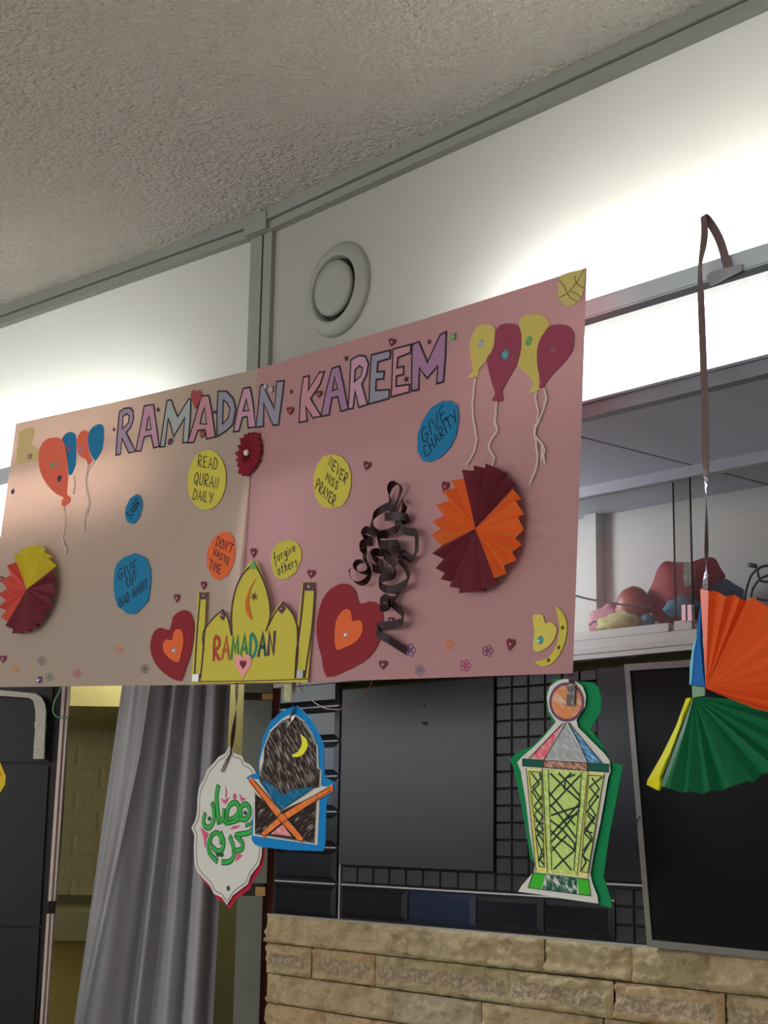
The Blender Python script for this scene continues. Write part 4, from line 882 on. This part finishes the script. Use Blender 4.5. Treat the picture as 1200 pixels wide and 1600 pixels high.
sheetpoly(PLn, ql, [(265,1176),(335,1186),(310,1272),(235,1262)], lg, .0014, lp, 'colour_patch'); sheetpoly(PLn, ql, [(515,1206),(580,1216),(592,1308),(525,1300)], lg, .0014, lp, 'colour_patch')
sheetpoly(PLn, ql, [(340,1190),(515,1208),(510,1300),(318,1272)], scr('crayon_pine', A((14,76,62), .36), WH, 60, .5, .6, (0,.9,0), (1,1,4)), .0014, lp, 'colour_patch')
mb = MB(); 
ctr = [[(365,615),(440,690),(530,770)],[(410,612),(480,680),(530,740)],[(530,625),(440,720),(365,800)],[(480,612),(400,690),(358,740)],[(355,720),(420,800),(500,905)],[(362,790),(430,870),(505,975)],[(530,780),(450,870),(368,960)],[(525,820),(440,920),(370,1000)],[(365,880),(430,930),(500,1010),(500,1040)],[(500,1050),(430,1110),(385,1155)],[(375,1030),(430,1100),(480,1160)],[(368,940),(420,990),(440,1000),(495,1045)],[(460,960),(410,1010),(375,1050)],[(440,700),(450,640),(500,620)],[(370,850),(460,820),(530,800)],[(400,920),(470,860),(515,845)]]
for l in ctr: strk(mb, PLn, ql(l), .0030, .0024)
for l in ([(255,610),(300,670),(260,715)],[(300,610),(308,640),(262,690),(310,760)],[(262,720),(315,800),(275,840)],[(315,740),(270,800),(320,860)],[(272,850),(320,930),(285,970)],[(318,860),(280,930),(322,1000)],[(285,980),(322,1080),(295,1110)],[(320,1040),(300,1100),(325,1130)],[(280,880),(318,900)],[(285,930),(320,960)]): strk(mb, PLn, ql(l), .0026, .0024)
for l in ([(655,635),(585,690),(635,750)],[(600,640),(640,700),(580,780)],[(635,740),(570,830),(615,870)],[(580,790),(620,850),(560,930)],[(612,870),(555,950),(600,1000)],[(565,920),(600,980),(550,1050)],[(590,1000),(545,1080),(580,1110)],[(550,1080),(565,1120),(540,1160)],[(575,850),(612,900)],[(560,940),(600,950)]): strk(mb, PLn, ql(l), .0026, .0024)
mb.build('lattice_lines', mat('dark_green_marker', (.012,.045,.03)), lp)
mb = MB()
for l in ([(435,325),(240,528)],[(450,325),(325,535)],[(462,325),(520,430),(575,552)],[(468,325),(660,558)],[(205,530),(695,560),(692,605),(205,570),(205,530)],[(240,600),(310,605),(327,1145),(298,1142),(240,600)],[(315,585),(345,1175)],[(350,590),(370,1160)],[(540,605),(495,1165)],[(575,600),(515,1190)],[(580,622),(668,628),(576,1176),(534,1170),(580,622)],[(265,1176),(580,1215)],[(265,1176),(235,1262),(592,1308),(580,1215)],[(320,578),(322,538)],[(570,597),(572,552)],[(280,1170),(225,582)],[(575,1205),(670,612)]): strk(mb, PLn, ql(l), .0012, .0028)
mb.build('pen_lines', inkb, lp)
mb = MB(); a = PR.pt(890, 1035, -.004)
ribbon(mb, [(a, rtR), (PR.pt(892, 1055, -.002), rtR), (PLn.pt(893, 1066, .004), rtR), (PLn.pt(893, 1090, .003), rtR), (PLn.pt(892, 1103, .003), rtR)], .0115)
mb.build('ribbon', mat('plum_ribbon', (.06,.018,.03), rough=.4), lan)
mb = MB(); pol(mb, PLn, [(886,1068),(899,1069),(898,1104),(885,1102)], .0052, .0002); mb.build('clear_tape', mat('tape', (.30,.20,.15), rough=.3, mix=((.04,.015,.015), 90, .42, .5), spec=.4), lan)
# --- blue window card
PBc = vplane(PR.pt(458, 1066, .014), PLn.n); q6 = Z(290, 1060, 4.324)
bc = card('prayer_window_card', 'blue-backed card drawn with a dark arched window, yellow moon and book stand', 'card', PBc, 455, 1225)
mb = MB(); pol(mb, PBc, q6([(750,185),(790,215),(850,280),(900,370),(935,450),(935,600),(942,670),(1000,700),(1018,735),(960,810),(950,870),(945,1100),(930,1168),(700,1160),(520,1140),(470,1125),(445,1090),(455,900),(470,760),(410,670),(440,650),(490,640),(495,560),(520,400),(575,290),(650,220),(700,200)]), 0, .001)
mb.build('backing_card', paper('bright_blue_card', (10,104,162), .36), bc, 'bright blue backing card')
mb = MB(); pol(mb, PBc, q6([(735,240),(800,285),(850,360),(893,455),(898,600),(918,620),(915,728),(992,735),(905,800),(890,1125),(455,1062),(460,880),(466,770),(420,680),(440,672),(500,685),(500,560),(525,470),(570,350),(650,275),(710,240)]), .0014, .0006)
dp = mb.build('drawing', m_wp, bc, 'white drawing of an arched window')
sc1 = scr('brown_scribble', (.035,.020,.017), (.40,.37,.34), 38, .50, .66, (0,.9,0), (1,1,7)); sc2 = scr('brown_scribble_dense', (.035,.020,.017), (.40,.37,.34), 38, .56, .70, (0,-.5,0), (1,1,7))
sheetpoly(PBc, q6, [(735,258),(790,300),(840,380),(880,460),(882,605),(905,625),(900,735),(860,745),(720,755),(650,795),(600,760),(500,690),(508,640),(530,560),(535,470),(580,360),(650,300)], sc1, .0024, dp, 'scribble_patch')
sheetpoly(PBc, q6, [(470,780),(560,850),(640,900),(740,850),(880,790),(868,1108),(470,1045)], sc2, .0024, dp, 'scribble_patch')
sheetpoly(PBc, q6, [(500,695),(560,700),(640,775),(655,790),(720,750),(860,735),(760,815),(640,890)], scr('blue_crayon', A((12,84,122), .36), A((90,130,150), .36), 40, .55, .75), .0030, dp, 'colour_patch')
sheetpoly(PBc, q6, [(655,985),(575,1050),(715,1068)], scr('pink_crayon', A((176,96,104), .36), A((196,140,140), .36)), .0030, dp, 'colour_patch')
mb = MB(); strk(mb, PBc, q6([(440,690),(620,910),(780,1088)]), .0135, .0034); strk(mb, PBc, q6([(985,742),(650,945),(525,1056)]), .0135, .0038); mb.build('book_stand_bar', scr('orange_crayon', A((204,98,38), .36), A((214,132,88), .36), 40, .5, .75), dp)
mb = MB()
for l in ([(425,682),(600,920),(745,1092)],[(460,690),(650,900),(800,1085)],[(990,750),(640,985),(540,1062)],[(975,735),(650,905),(510,1045)],[(505,700),(640,890),(860,745)],[(735,258),(800,300),(880,440),(884,605),(905,620),(900,735)],[(735,258),(650,290),(570,370),(530,480),(528,560),(500,640),(500,700)],[(470,770),(470,1050),(868,1112),(884,790)]): strk(mb, PBc, q6(l), .0016, .0042)
mb.build('pen_lines', inkb, dp)
mb = MB(); pol(mb, PBc, cr(q6([(775,380),(815,410),(824,460),(795,512),(750,532),(716,520),(758,495),(783,450),(785,410)]), 3, True), .0034); mb.build('moon', paper('lemon_felt', (206,196,50), .36), dp)
mb = MB(); ribbon(mb, [(PR.pt(459, 1058, -.003), rtR), (PR.pt(459.5, 1074, .004), rtR), (PBc.pt(459, 1090, .010), rtR+PBc.n*.6), (PBc.pt(456, 1108, .008), rtR+PBc.n*.8), (PBc.pt(455, 1120, .005), rtR)], .0125); mb.build('ribbon', mat('bronze_ribbon', (.14,.085,.065), rough=.25, spec=.6), bc)
mb = MB(); ribbon(mb, [(PBc.pt(459, 1118, .006), rtR), (PBc.pt(456, 1127, .006), rtR+upR*.6), (PBc.pt(449, 1134, .005), rtR*.5+upR)], .011); mb.build('ribbon_end', mat('bronze_ribbon_light', (.38,.31,.27), rough=.2, spec=.8), bc)
# --- white arabesque card
PWc = vplane(PL.pt(368, 1068, -.012), PLn.n)
wc = card('ramadan_kareem_card', 'white scalloped card with green Arabic lettering and red backing', 'card', PWc, 355, 1290)
OUT = [(303,455),(318,500),(345,512),(380,525),(395,565),(430,580),(460,612),(475,650),(500,690),(515,760),(520,900),(545,1010),(520,1100),(512,1200),(495,1260),(440,1330),(420,1390),(380,1420),(320,1465),(278,1530),(245,1480),(190,1455),(165,1400),(110,1345),(80,1310),(60,1260),(55,1150),(60,1060),(38,1010),(65,960),(78,900),(80,800),(92,730),(125,680),(145,620),(190,570),(225,528),(265,508),(285,475)]
mb = MB(); pol(mb, PWc, q6([((x-288)*.99+304, (y-1000)*.99+1036) for x, y in OUT]), -.004, .001); mb.build('backing_card', paper('crimson_card', (146,24,46), .36), wc, 'crimson backing card')
mb = MB(); pol(mb, PWc, q6(OUT), 0, .0008); wd = mb.build('drawing', m_wp, wc, 'white scalloped card')
mb = MB(); strk(mb, PWc, cr(q6([((x-288)*.93+288, (y-1000)*.955+1000) for x, y in OUT]), 2, True), .0012, .0012, closed=True); mb.build('pen_lines', mat('grey_pen', (.10,.07,.08)), wd)
qa = Z(300, 1060, 5.93)
AR = [(qa,[(188,1165),(200,1220),(202,1310),(165,1378),(122,1372),(104,1325),(118,1262)],.0105),(qa,[(240,1010),(226,1090),(232,1190),(246,1325)],.013),(qa,[(246,1330),(285,1300),(294,1222)],.010),
 (qa,[(322,1345),(325,1240),(350,1175),(395,1150),(428,1180),(425,1250),(380,1300),(300,1322)],.0105),(qa,[(330,1335),(420,1310),(450,1262),(450,1200),(490,1165),(530,1200),(530,1265),(495,1305),(440,1300)],.0105),(qa,[(555,1325),(545,1345),(500,1362)],.006),
 (qa,[(555,1400),(520,1432),(410,1452),(440,1490),(470,1540),(455,1585),(380,1600)],.010),
 (q6,[(300,1075),(322,1140),(325,1200),(295,1238),(250,1242)],.0105),(q6,[(238,1048),(256,1100),(250,1150),(215,1168),(180,1140)],.010),(q6,[(165,1115),(175,1065),(205,1042),(232,1062),(238,1110)],.009),(q6,[(175,1060),(152,1120),(162,1180),(208,1232)],.010)]
mb = MB(); mb2 = MB()
for zf, l, w in AR: P = cr(zf(l), 4); strk(mb, PWc, P, w+.0018, .0014); strk(mb2, PWc, P, w-.0022, .0020)
mb.build('lettering_outline', mat('dark_green_pen', (.012,.07,.03)), wd); mb2.build('lettering', paper('green_felt_fill', (46,142,62), .36), wd, 'green Arabic lettering')
mb = MB()
for zf, x, y, r in ((qa,158,1300,3),(qa,490,1245,3),(q6,215,1190,3.3),(q6,240,1190,3.3)): pol(mb, PWc, ell(*zf([(x,y)])[0], r*.8, r*1.2, 0, 12), .0026)
pol(mb, PWc, ell(*q6([(285,1418)])[0], 2.2, 4, 0, 10), .0026); mb.build('lettering_dot', mat('bottle_green_felt', (.012,.10,.06)), wd)
mb = MB()
pk = [(qa,[(262,1112),(300,1128),(345,1100),(310,1165),(290,1150)]),(qa,[(308,995),(322,1050),(316,1105),(308,1110),(310,1060)]),(qa,[(437,1068),(465,1105),(503,1112),(455,1142)]),(qa,[(350,1398),(380,1368),(450,1360),(420,1385),(380,1395)]),(qa,[(78,1380),(110,1410),(155,1440),(130,1490),(118,1575),(108,1480)]),(q6,[(345,1180),(384,1195),(338,1238)])]
for zf, l in pk+[(lambda p: p, ell(*qa([(394,1092)])[0], 2.7, 4.6, 0, 12))]: mb = MB(); pol(mb, PWc, zf(l), .0014); mb.build('ornament', paper('rose_felt', (172,72,106), .36), wd)
mb = MB(); ribbon(mb, [(PL.pt(370, 1060, -.004), rtR), (PL.pt(370, 1074, .002), rtR), (PWc.pt(369, 1110, .005), rtR*.8+PWc.n*.6), (PWc.pt(364.5, 1145, .005), rtR*.3+PWc.n), (PWc.pt(361, 1172, .003), rtR*.6+PWc.n*.6), (PWc.pt(354, 1190, .003), rtR), (PWc.pt(347, 1206, .003), rtR)], .0125); mb.build('ribbon', mat('brown_ribbon', (.11,.035,.03), rough=.35, spec=.5), wc)
# small pale strip and thin cable behind the blue card
mb = MB(); Pz = vplane(PR.pt(450, 1064, -.008), PLn.n); pol(mb, Pz, [(444,1050),(456,1050),(454,1096),(443,1095)], 0, .001)
tag(mb.build('paper_strip', scr('pale_glitter_strip', (.45,.44,.22), (.75,.75,.62), 80, .5, .7)), 'short pale yellow glitter strip hanging behind the bronze ribbon', 'strip')
mb = MB(); Pz = vplane(PR.pt(520, 1064, -.004), PLn.n); wire(mb, Pz, [(464,1050),(472,1078),(490,1097),(512,1108),(540,1107),(562,1092),(578,1072),(584,1050)], .0011)
tag(mb.build('cord', mat('dark_red_cord', (.16,.03,.03), rough=.5)), 'thin dark red cord looping below the pink sheet', 'cord')

# ================================================================== RIBBON AND PAPER FANS AT THE RIGHT
PF = Plane((0, Y0-.075, 0), (0, 1, 0)); rtW = Vector((1,0,0)); outW = Vector((0,-1,0))
hang = thing('fan_garland', 'paper fan garland of orange, green, blue and yellow fans hanging on a brown ribbon', 'garland', PF.pt(1135, 1085))
m_rb2 = mat('mauve_brown_ribbon', (.13,.082,.088), rough=.3, spec=.5)
PRl = Plane((0, Y0-.042, 0), (0, 1, 0))
mb = MB(); ribbon(mb, [(PRl.pt(1138,422,.002), rtW), (PRl.pt(1128,385,.012), rtW), (PF.pt(1118,362,-.01), rtW), (PF.pt(1104,341,0), rtW), (PF.pt(1099,337,.003), rtW*1+outW*.4)], .0165)
ribbon(mb, [(PF.pt(1099,337,.003), rtW+outW*.3), (PF.pt(1101,362,.006), rtW), (PF.pt(1099,385,.008), rtW), (PF.pt(1094,420,.006), rtW*.9+outW*.4), (PF.pt(1096,480,.004), rtW), (PF.pt(1099,560,.004), rtW), (PF.pt(1102,640,.004), rtW), (PF.pt(1103,720,.004), rtW), (PF.pt(1104,780,.004), rtW*.6+outW*.8), (PF.pt(1104,860,.004), rtW*.2+outW), (PF.pt(1103,900,.004), rtW*.8+outW*.4), (PF.pt(1100,935,.004), rtW)], .0135, 0, 6)
mb.build('ribbon', m_rb2, hang)
mb = MB(); pol(mb, PRl, [(1103,432),(1112,424),(1160,412),(1158,424),(1125,440),(1110,447)], .003, .0004); mb.build('clear_tape', mat('clear_tape', (.30,.32,.34), rough=.15, spec=.6), hang)
def wedge(pl, ax, ay, rims, m, amp, name, lab, base=0.0, smoothn=1):
    """pleated fan: apex pixel, rim pixels; every second rim point is folded back"""
    vs = [pl.pt(ax, ay, base)]; n = len(rims)
    for i, (x, y) in enumerate(rims):
        d = base+(amp if i % 2 else -amp*.2)
        for k in (.35, .7, 1):
            X, Y_ = ax+(x-ax)*k, ay+(y-ay)*k; vs.append(pl.pt(X, Y_, base+(d-base)*k+ .01*k*math.sin(math.pi*i/(n-1))))
    fs = []
    for i in range(n-1):
        B, C = 1+3*i, 4+3*i; fs += [(0,B,C),(B,B+1,C+1,C),(B+1,B+2,C+2,C+1)]
    b = len(vs); vs2 = [v - pl.n*.0008 for v in vs]
    mb = MB(); mb.add(vs+vs2, fs+[tuple(reversed([q_+b for q_ in f])) for f in fs]); return mb.build(name, m, hang, lab, fix=False)
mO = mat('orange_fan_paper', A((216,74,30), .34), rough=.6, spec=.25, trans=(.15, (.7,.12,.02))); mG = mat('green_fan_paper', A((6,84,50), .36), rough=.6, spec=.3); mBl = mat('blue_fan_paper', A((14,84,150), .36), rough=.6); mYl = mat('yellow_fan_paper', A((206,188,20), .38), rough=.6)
rimO = [(1094,920),(1107,923),(1120,924),(1134,932),(1147,929),(1156,935),(1166,938),(1175,933),(1196,946),(1203,950),(1222,968),(1228,985),(1245,1003),(1246,1022),(1258,1040),(1254,1056),(1262,1072),(1256,1084),(1262,1098),(1250,1104),(1248,1122),(1228,1118),(1180,1108)]
wedge(PF, 1103, 1076, rimO, mO, .011, 'paper_fan', 'orange pleated fan', .010)
rimG = [(1032,1228),(1046,1232),(1067,1239),(1075,1236),(1098,1241),(1109,1235),(1128,1235),(1142,1229),(1170,1220),(1177,1223),(1190,1210),(1215,1203),(1222,1192),(1238,1178),(1240,1160),(1250,1142),(1246,1126),(1250,1108),(1240,1098)]
wedge(PF, 1084, 1088, rimG, mG, .016, 'paper_fan', 'green pleated fan', -.006)
# folded blue and yellow fans seen edge-on
def slab(pl, pts, off, dep, m, name, lab, edge=None):
    mb = MB()
    f = [pl.pt(*p, off) for p in pts]; b = [v-pl.n*dep for v in f]; mb.prism(f, b); o = mb.build(name, m, hang, lab); return o
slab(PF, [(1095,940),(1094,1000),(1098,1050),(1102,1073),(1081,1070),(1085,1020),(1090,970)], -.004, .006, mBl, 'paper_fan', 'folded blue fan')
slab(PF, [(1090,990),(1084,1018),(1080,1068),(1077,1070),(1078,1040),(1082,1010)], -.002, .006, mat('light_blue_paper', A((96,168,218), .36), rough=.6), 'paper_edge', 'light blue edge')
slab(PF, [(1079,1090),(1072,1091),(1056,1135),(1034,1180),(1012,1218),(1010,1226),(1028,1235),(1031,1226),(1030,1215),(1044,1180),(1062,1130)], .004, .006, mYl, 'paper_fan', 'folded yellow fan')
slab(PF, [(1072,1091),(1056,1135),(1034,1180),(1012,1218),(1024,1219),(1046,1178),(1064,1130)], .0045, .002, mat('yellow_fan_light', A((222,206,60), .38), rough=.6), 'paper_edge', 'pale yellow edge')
slab(PF, [(1081,1071),(1101,1074),(1101,1087),(1082,1090)], 0, .003, mat('pale_green_tape', A((96,128,104), .34), rough=.3), 'tape', 'pale green tape')

# ================================================================== SCREEN
PT = Plane((0, KY-.055, 0), (0, 1, 0))
tl, bl = PT.pt(975, 1038), PT.pt(1011, 1479)
br = PT.pt(1200, 1499); e = (br-bl).normalized(); wd_ = .96
tr = tl + e*wd_; br = bl + e*wd_
tv = thing('television', 'black flat screen with a thin grey frame leaning on the tiled wall', 'television', bl)
def inset(P, d):
    c = sum(P, Vector())/4; ux = e; uy = (P[3]-P[0]).normalized()
    return [P[0]+ux*d+uy*d, P[1]-ux*d+uy*d, P[2]-ux*d-uy*d, P[3]+ux*d-uy*d]
Pq = [bl, br, tr, tl]; In = inset(Pq, .013); yb = Vector((0,.035,0)); yf = Vector((0,.003,0))
mb = MB(); mb.prism(Pq, [p+yb for p in Pq], 0, [(In, [p+yb for p in In])]); mb.build('frame', mat('tv_frame', A((92,90,86), .34), rough=.35, metal=.3), tv)
mb = MB(); mb.prism([p+yf for p in In], [p+yb for p in In]); mb.build('screen', mat('tv_screen', (.004,.004,.004), rough=.3, spec=.12), tv)
mb = MB(); mid = (bl+br)/2; mb.box((mid.x-.12, KY-.02, mid.z+.15), (mid.x+.12, KY-.001, mid.z+.35)); mb.build('wall_mount', mat('tv_plastic', (.01,.01,.01)), tv)
mb = MB(); Pc = Plane((0, KY-.06, 0), (0,1,0)); wire(mb, Pc, z := [(1000,1275,0),(993,1290,0),(992,1315,0),(998,1335,-.01)], .0012)
mb.build('cable', m_wire, tv)

# ================================================================== LEFT: curtain, cabinet, alcove
def FP(t): return Plane(EYE+HEAD*t, HEAD)     # plane facing the viewer side of the alcove
def fbox(mb, t0, t1, x0, x1, ytop, ybot, mi=0, zt=None, zb_=None):
    """box whose front lies on the alcove plane at distance t0, seen between the given picture columns"""
    p = FP(t0); a = p.pt(x0, 1300); b = p.pt(x1, 1300); z1 = zt if zt is not None else p.pt((x0+x1)/2, ytop).z; z0 = zb_ if zb_ is not None else p.pt((x0+x1)/2, ybot).z
    d = HEAD*(t1-t0)
    q_ = [Vector((a.x,a.y,z0)), Vector((b.x,b.y,z0)), Vector((b.x,b.y,z1)), Vector((a.x,a.y,z1))]
    mb.prism(q_, [v+d for v in q_], mi)
SFT = SOF-.012
m_yel = mat('yellow_paint', A((142,134,84), .36), rough=.7, mix=(A((132,124,78), .36), 6, .4, .7))
mb = MB(); fbox(mb, 5.0, 6.3, -200, 430, 0, 1103, zt=SFT); struct('trim_8', mb, m_yel)
m_old = mat('painted_brick', A((120,112,76), .34), rough=.75, bump=(14, .5, .02, 5))
mb = MB(); fbox(mb, 6.35, 6.5, -400, 520, 0, 0, zt=SFT, zb_=0); wa = struct('wall_alcove', mb, m_old)
pp = FP(6.35); random.seed(3)
zlo, zhi = pp.pt(150, 1410).z, pp.pt(150, 1130).z; ch = (zhi-zlo)/8.0
for r in range(9):
    x = 40 - (r % 2)*38
    while x < 420:
        x2 = x+76; a, b = pp.pt(x+1.2, 1300), pp.pt(x2-1.2, 1300); z0 = zlo+r*ch; d = -HEAD*random.uniform(.008, .013)
        mb = MB(); f = [Vector((a.x,a.y,z0+.004)), Vector((b.x,b.y,z0+.004)), Vector((b.x,b.y,z0+ch-.004)), Vector((a.x,a.y,z0+ch-.004))]
        c = sum(f, Vector())/4; mb.prism([c+(v-c)*.9+d*.2 for v in f], [v for v in f]); mb.build('brick', m_old, wa); x = x2
mb = MB(); fbox(mb, 5.15, 6.35, -200, 430, 1425, 1470); struct('trim_9', mb, mat('ledge_paint', A((104,98,68), .40), rough=.6))
mb = MB(); fbox(mb, 5.35, 5.5, -200, 430, 1470, 0, zb_=0); struct('wall_below_ledge', mb, mat('ochre_paint', A((120,106,52), .34), rough=.8))
mb = MB(); fbox(mb, 4.9, 5.0, 342, 379, 0, 0, zt=SFT, zb_=0); struct('trim_10', mb, mat('pale_post_paint', A((138,132,86), .34), rough=.7))
# grey-green panels with wooden blocks, and brown strip beside the tiles
gp = K(414, 1300); m_gp = mat('grey_green_panel', A((90,93,86), .32), rough=.6, mix=(A((80,83,76), .32), 5, .4, .7))
TP = 4.12
pan = thing('folding_panel', 'grey-green upright panel in three lengths joined by wooden blocks beside the stone wall', 'panel', FP(TP).pt(396, 1600))
ys = [(None, 1082), (1094, 1380), (1400, None)]
for a, b in ys:
    mb = MB(); fbox(mb, TP, TP+.03, 374, 419 if a != 1400 else 413.5, a or 0, b or 0, zt=None if a else SFT, zb_=None if b else 0.0); mb.build('panel_board', m_gp, pan)
mb = MB(); fbox(mb, TP+.012, TP+.03, 374, 418, 1070, 1106, 0); mb.build('hinge_recess', mat('recess_dark', (.03,.028,.022)), pan); mb = MB(); fbox(mb, TP+.012, TP+.03, 374, 414, 1370, 1410, 0); mb.build('hinge_recess', mat('recess_dark', (.03,.028,.022)), pan)
m_wb = mat('pale_wood_block', A((150,118,72), .34), rough=.7)
for (x0, x1, y0, y1) in ((403, 420, 1083, 1093), (402, 417, 1386, 1400)):
    mb = MB(); fbox(mb, TP-.001, TP+.02, x0, x1, y0, y1); mb.build('wood_block', m_wb, pan)
mb = MB(); fbox(mb, TP+.05, TP+.12, 411, 436, 0, 0, zt=SFT, zb_=0); struct('trim_11', mb, mat('red_brown_wood', A((104,58,44), .32), rough=.7, bump=(40, .4, .004)))
# curtain
cur = thing('curtain', 'long pale grey satin curtain hanging in folds beside the alcove', 'curtain', FP(4.55).pt(240, 1600))
m_cur = mat('grey_satin', A((128,128,134), .27), rough=.55, spec=.3, bump=(5, .25, .02, 3))
pc = FP(4.55)
def curtain_mesh(lf, rt_, folds, dep, seed, nz=60, nx=90, base=0.0, crease=()):
    mb = MB(); vs = []; fs = []; z_top = SFT; z_bot = .03
    for j in range(nz+1):
        z = z_top+(z_bot-z_top)*j/nz
        yy = 1300-(z-1.5)*FPX/4.6
        for i in range(nx+1):
            u = i/nx; xl, xr = lf(yy), rt_(yy); x = xl+(xr-xl)*u
            g = 0
            for (c, w_, a, dr) in folds: g += a*math.exp(-((u-c-dr*(yy-1300)/1000)/w_)**2)
            g += .006*noise.noise(Vector((u*6, z*2.5, seed)))
            for cz in crease: g += .0022*math.exp(-((z-cz-.01*math.sin(u*9))/.006)**2)
            v = pc.pt(x, 1300); v = Vector((v.x, v.y, z)) - HEAD*(base+g*dep)
            vs.append(v)
    for j in range(nz):
        for i in range(nx): fs.append((j*(nx+1)+i, j*(nx+1)+i+1, (j+1)*(nx+1)+i+1, (j+1)*(nx+1)+i))
    mb.add(vs, fs, 0, True); return mb
zc_ = lambda y: 1.5+(1300-y)/FPX*4.6
curtain_mesh(lambda y: 186-(y-1075)*.096, lambda y: 352-(y-1075)*.018, [(.18,.10,.05,-.05),(.40,.035,-.05,-.10),(.47,.05,.045,-.10),(.56,.03,-.03,-.08),(.66,.06,.03,0),(.75,.02,-.045,.0),(.86,.07,.04,0),(.97,.03,-.03,0)], 1.0, 3, crease=(zc_(1262), zc_(1445), zc_(1213), zc_(1560))).build('cloth', m_cur, cur)
curtain_mesh(lambda y: 188-(y-1075)*.097, lambda y: 232-(y-1075)*.108 if y < 1200 else 218.5-(y-1200)*.215*.8-0, [(.5,.3,.012,0)], 1.0, 8, base=.066, nx=24, crease=(zc_(1262), zc_(1427), zc_(1118))).build('turned_hem', mat('grey_satin_lit', A((140,141,146), .21), rough=.5, spec=.35, bump=(6, .3, .02, 3)), cur)  # same satin; light falling on the fold is put into the hem colour
# black cabinet with white bracket handle
bk = thing('black_cabinet', 'tall black cabinet with a white bent bracket and metal edge strip at far left', 'cabinet', FP(4.3).pt(20, 1600))
m_blk = mat('black_laminate', (.008,.009,.010), rough=.35, spec=.3)
p43 = FP(4.3)
mb = MB(); fbox(mb, 4.32, 4.42, -260, 80, 0, 0, zt=SFT-.15, zb_=.0); mb.build('carcass', m_blk, bk)
for (yt, yb_) in ((1040, 1189), (1194, 1444), (1448, 1700)):
    mb = MB(); fbox(mb, 4.30, 4.32, -260, 70, yt, yb_); mb.build('door', m_blk, bk)
mb = MB()
def sl(mb, pts, t0, dep, mi=0): p = FP(t0); f = [p.pt(*q_) for q_ in pts]; mb.prism(f, [v+HEAD*dep for v in f], mi)
sl(mb, [(80,1060),(100,1060),(86,1300),(70,1480),(58,1600),(48,1720),(34,1720),(30,1600)], 4.31, .1); mb.build('side_edge', mat('black_edge', (.008,.008,.009), rough=.4), bk)
m_str = mat('pinkish_metal_strip', A((150,138,132), .33), rough=.35, metal=.2); m_str2 = mat('mauve_metal_strip', A((112,98,94), .33), rough=.4)
for pa_, pb2 in (((98,1060),(75,1408)), ((73,1428),(54,1720))):
    mb = MB(); w_ = 9 if pa_[1] == 1060 else 8
    sl(mb, [pa_, (pa_[0]+w_*.55, pa_[1]), (pb2[0]+w_*.55, pb2[1]), pb2], 4.28, .02)
    sl(mb, [(pa_[0]+w_*.55, pa_[1]), (pa_[0]+w_, pa_[1]), (pb2[0]+w_, pb2[1]), (pb2[0]+w_*.55, pb2[1])], 4.285, .02, 1)
    sl(mb, [(pa_[0]+w_, pa_[1]), (pa_[0]+w_+2.5, pa_[1]), (pb2[0]+w_+2, pb2[1]), (pb2[0]+w_, pb2[1])], 4.28, .02)
    mb.build('edge_strip', [m_str, m_str2], bk)
mb = MB(); m_br = mat('white_enamel', (.55,.54,.48), rough=.35)
qz = Z(0, 1060, 6.666)
top = qz([(-300,118),(0,122),(180,138),(300,150),(370,158),(430,195),(465,260),(478,340),(470,500),(462,660),(457,838)])
bot = qz([(345,838),(355,660),(368,500),(368,330),(345,230),(300,203),(180,193),(0,180),(-300,176)])
sl(mb, top+bot, 4.262, .012); sl(mb, qz([(350,700),(455,700),(455,760),(350,760)]), 4.274, .03); sl(mb, qz([(360,450),(465,450),(465,520),(360,520)]), 4.274, .03)
br_ = mb.build('bracket', m_br, bk, 'white bent flat metal bracket')
for x, y in ((405,490),(396,742)):
    mb = MB(); c = FP(4.262).pt(*qz([(x,y)])[0]); ball(mb, c, .0025, 0, 8, 5); mb.build('screw', m_ch, br_)
# green cord loop, yellow card at the frame edge
mb = MB(); wire(mb, FP(4.25), qz([(640,60),(620,140),(575,220),(552,320),(565,375),(610,405),(680,410),(710,395)]), .0021)
tag(mb.build('green_cord', mat('mint_cord', (.16,.40,.22), rough=.5)), 'mint green cord looping beside the metal edge strip of the black cabinet', 'cord')
mb = MB(); Py = FP(3.6); P = qz([(-120,800),(-20,860),(0,870),(30,950),(60,1020),(50,1110),(0,1190),(-100,1230),(-220,1100),(-200,900)]); f = [Py.pt(*p) for p in P]; mb.prism(f, [v+HEAD*.001 for v in f])
ye = mb.build('hanging_ornament', paper('golden_paper', (196,164,40), .36)); tag(ye, 'yellow paper ornament at the left edge in front of the black cabinet', 'ornament')
mb = MB(); f = [Py.pt(*p) for p in ell(0, 1209.5, 1.6, 1.4, 0, 10)]; mb.prism([v-HEAD*.001 for v in f], f); mb.build('dot', mat('red_dot', (.5,.03,.02)), ye)
mb = MB(); a = Py.pt(-4, 1180); top_ = PL.pt(-4, 1070, .004); mb.tube([a, top_], .0012, 5); mb.build('thread', mat('clear_thread', (.3,.3,.3)), ye)
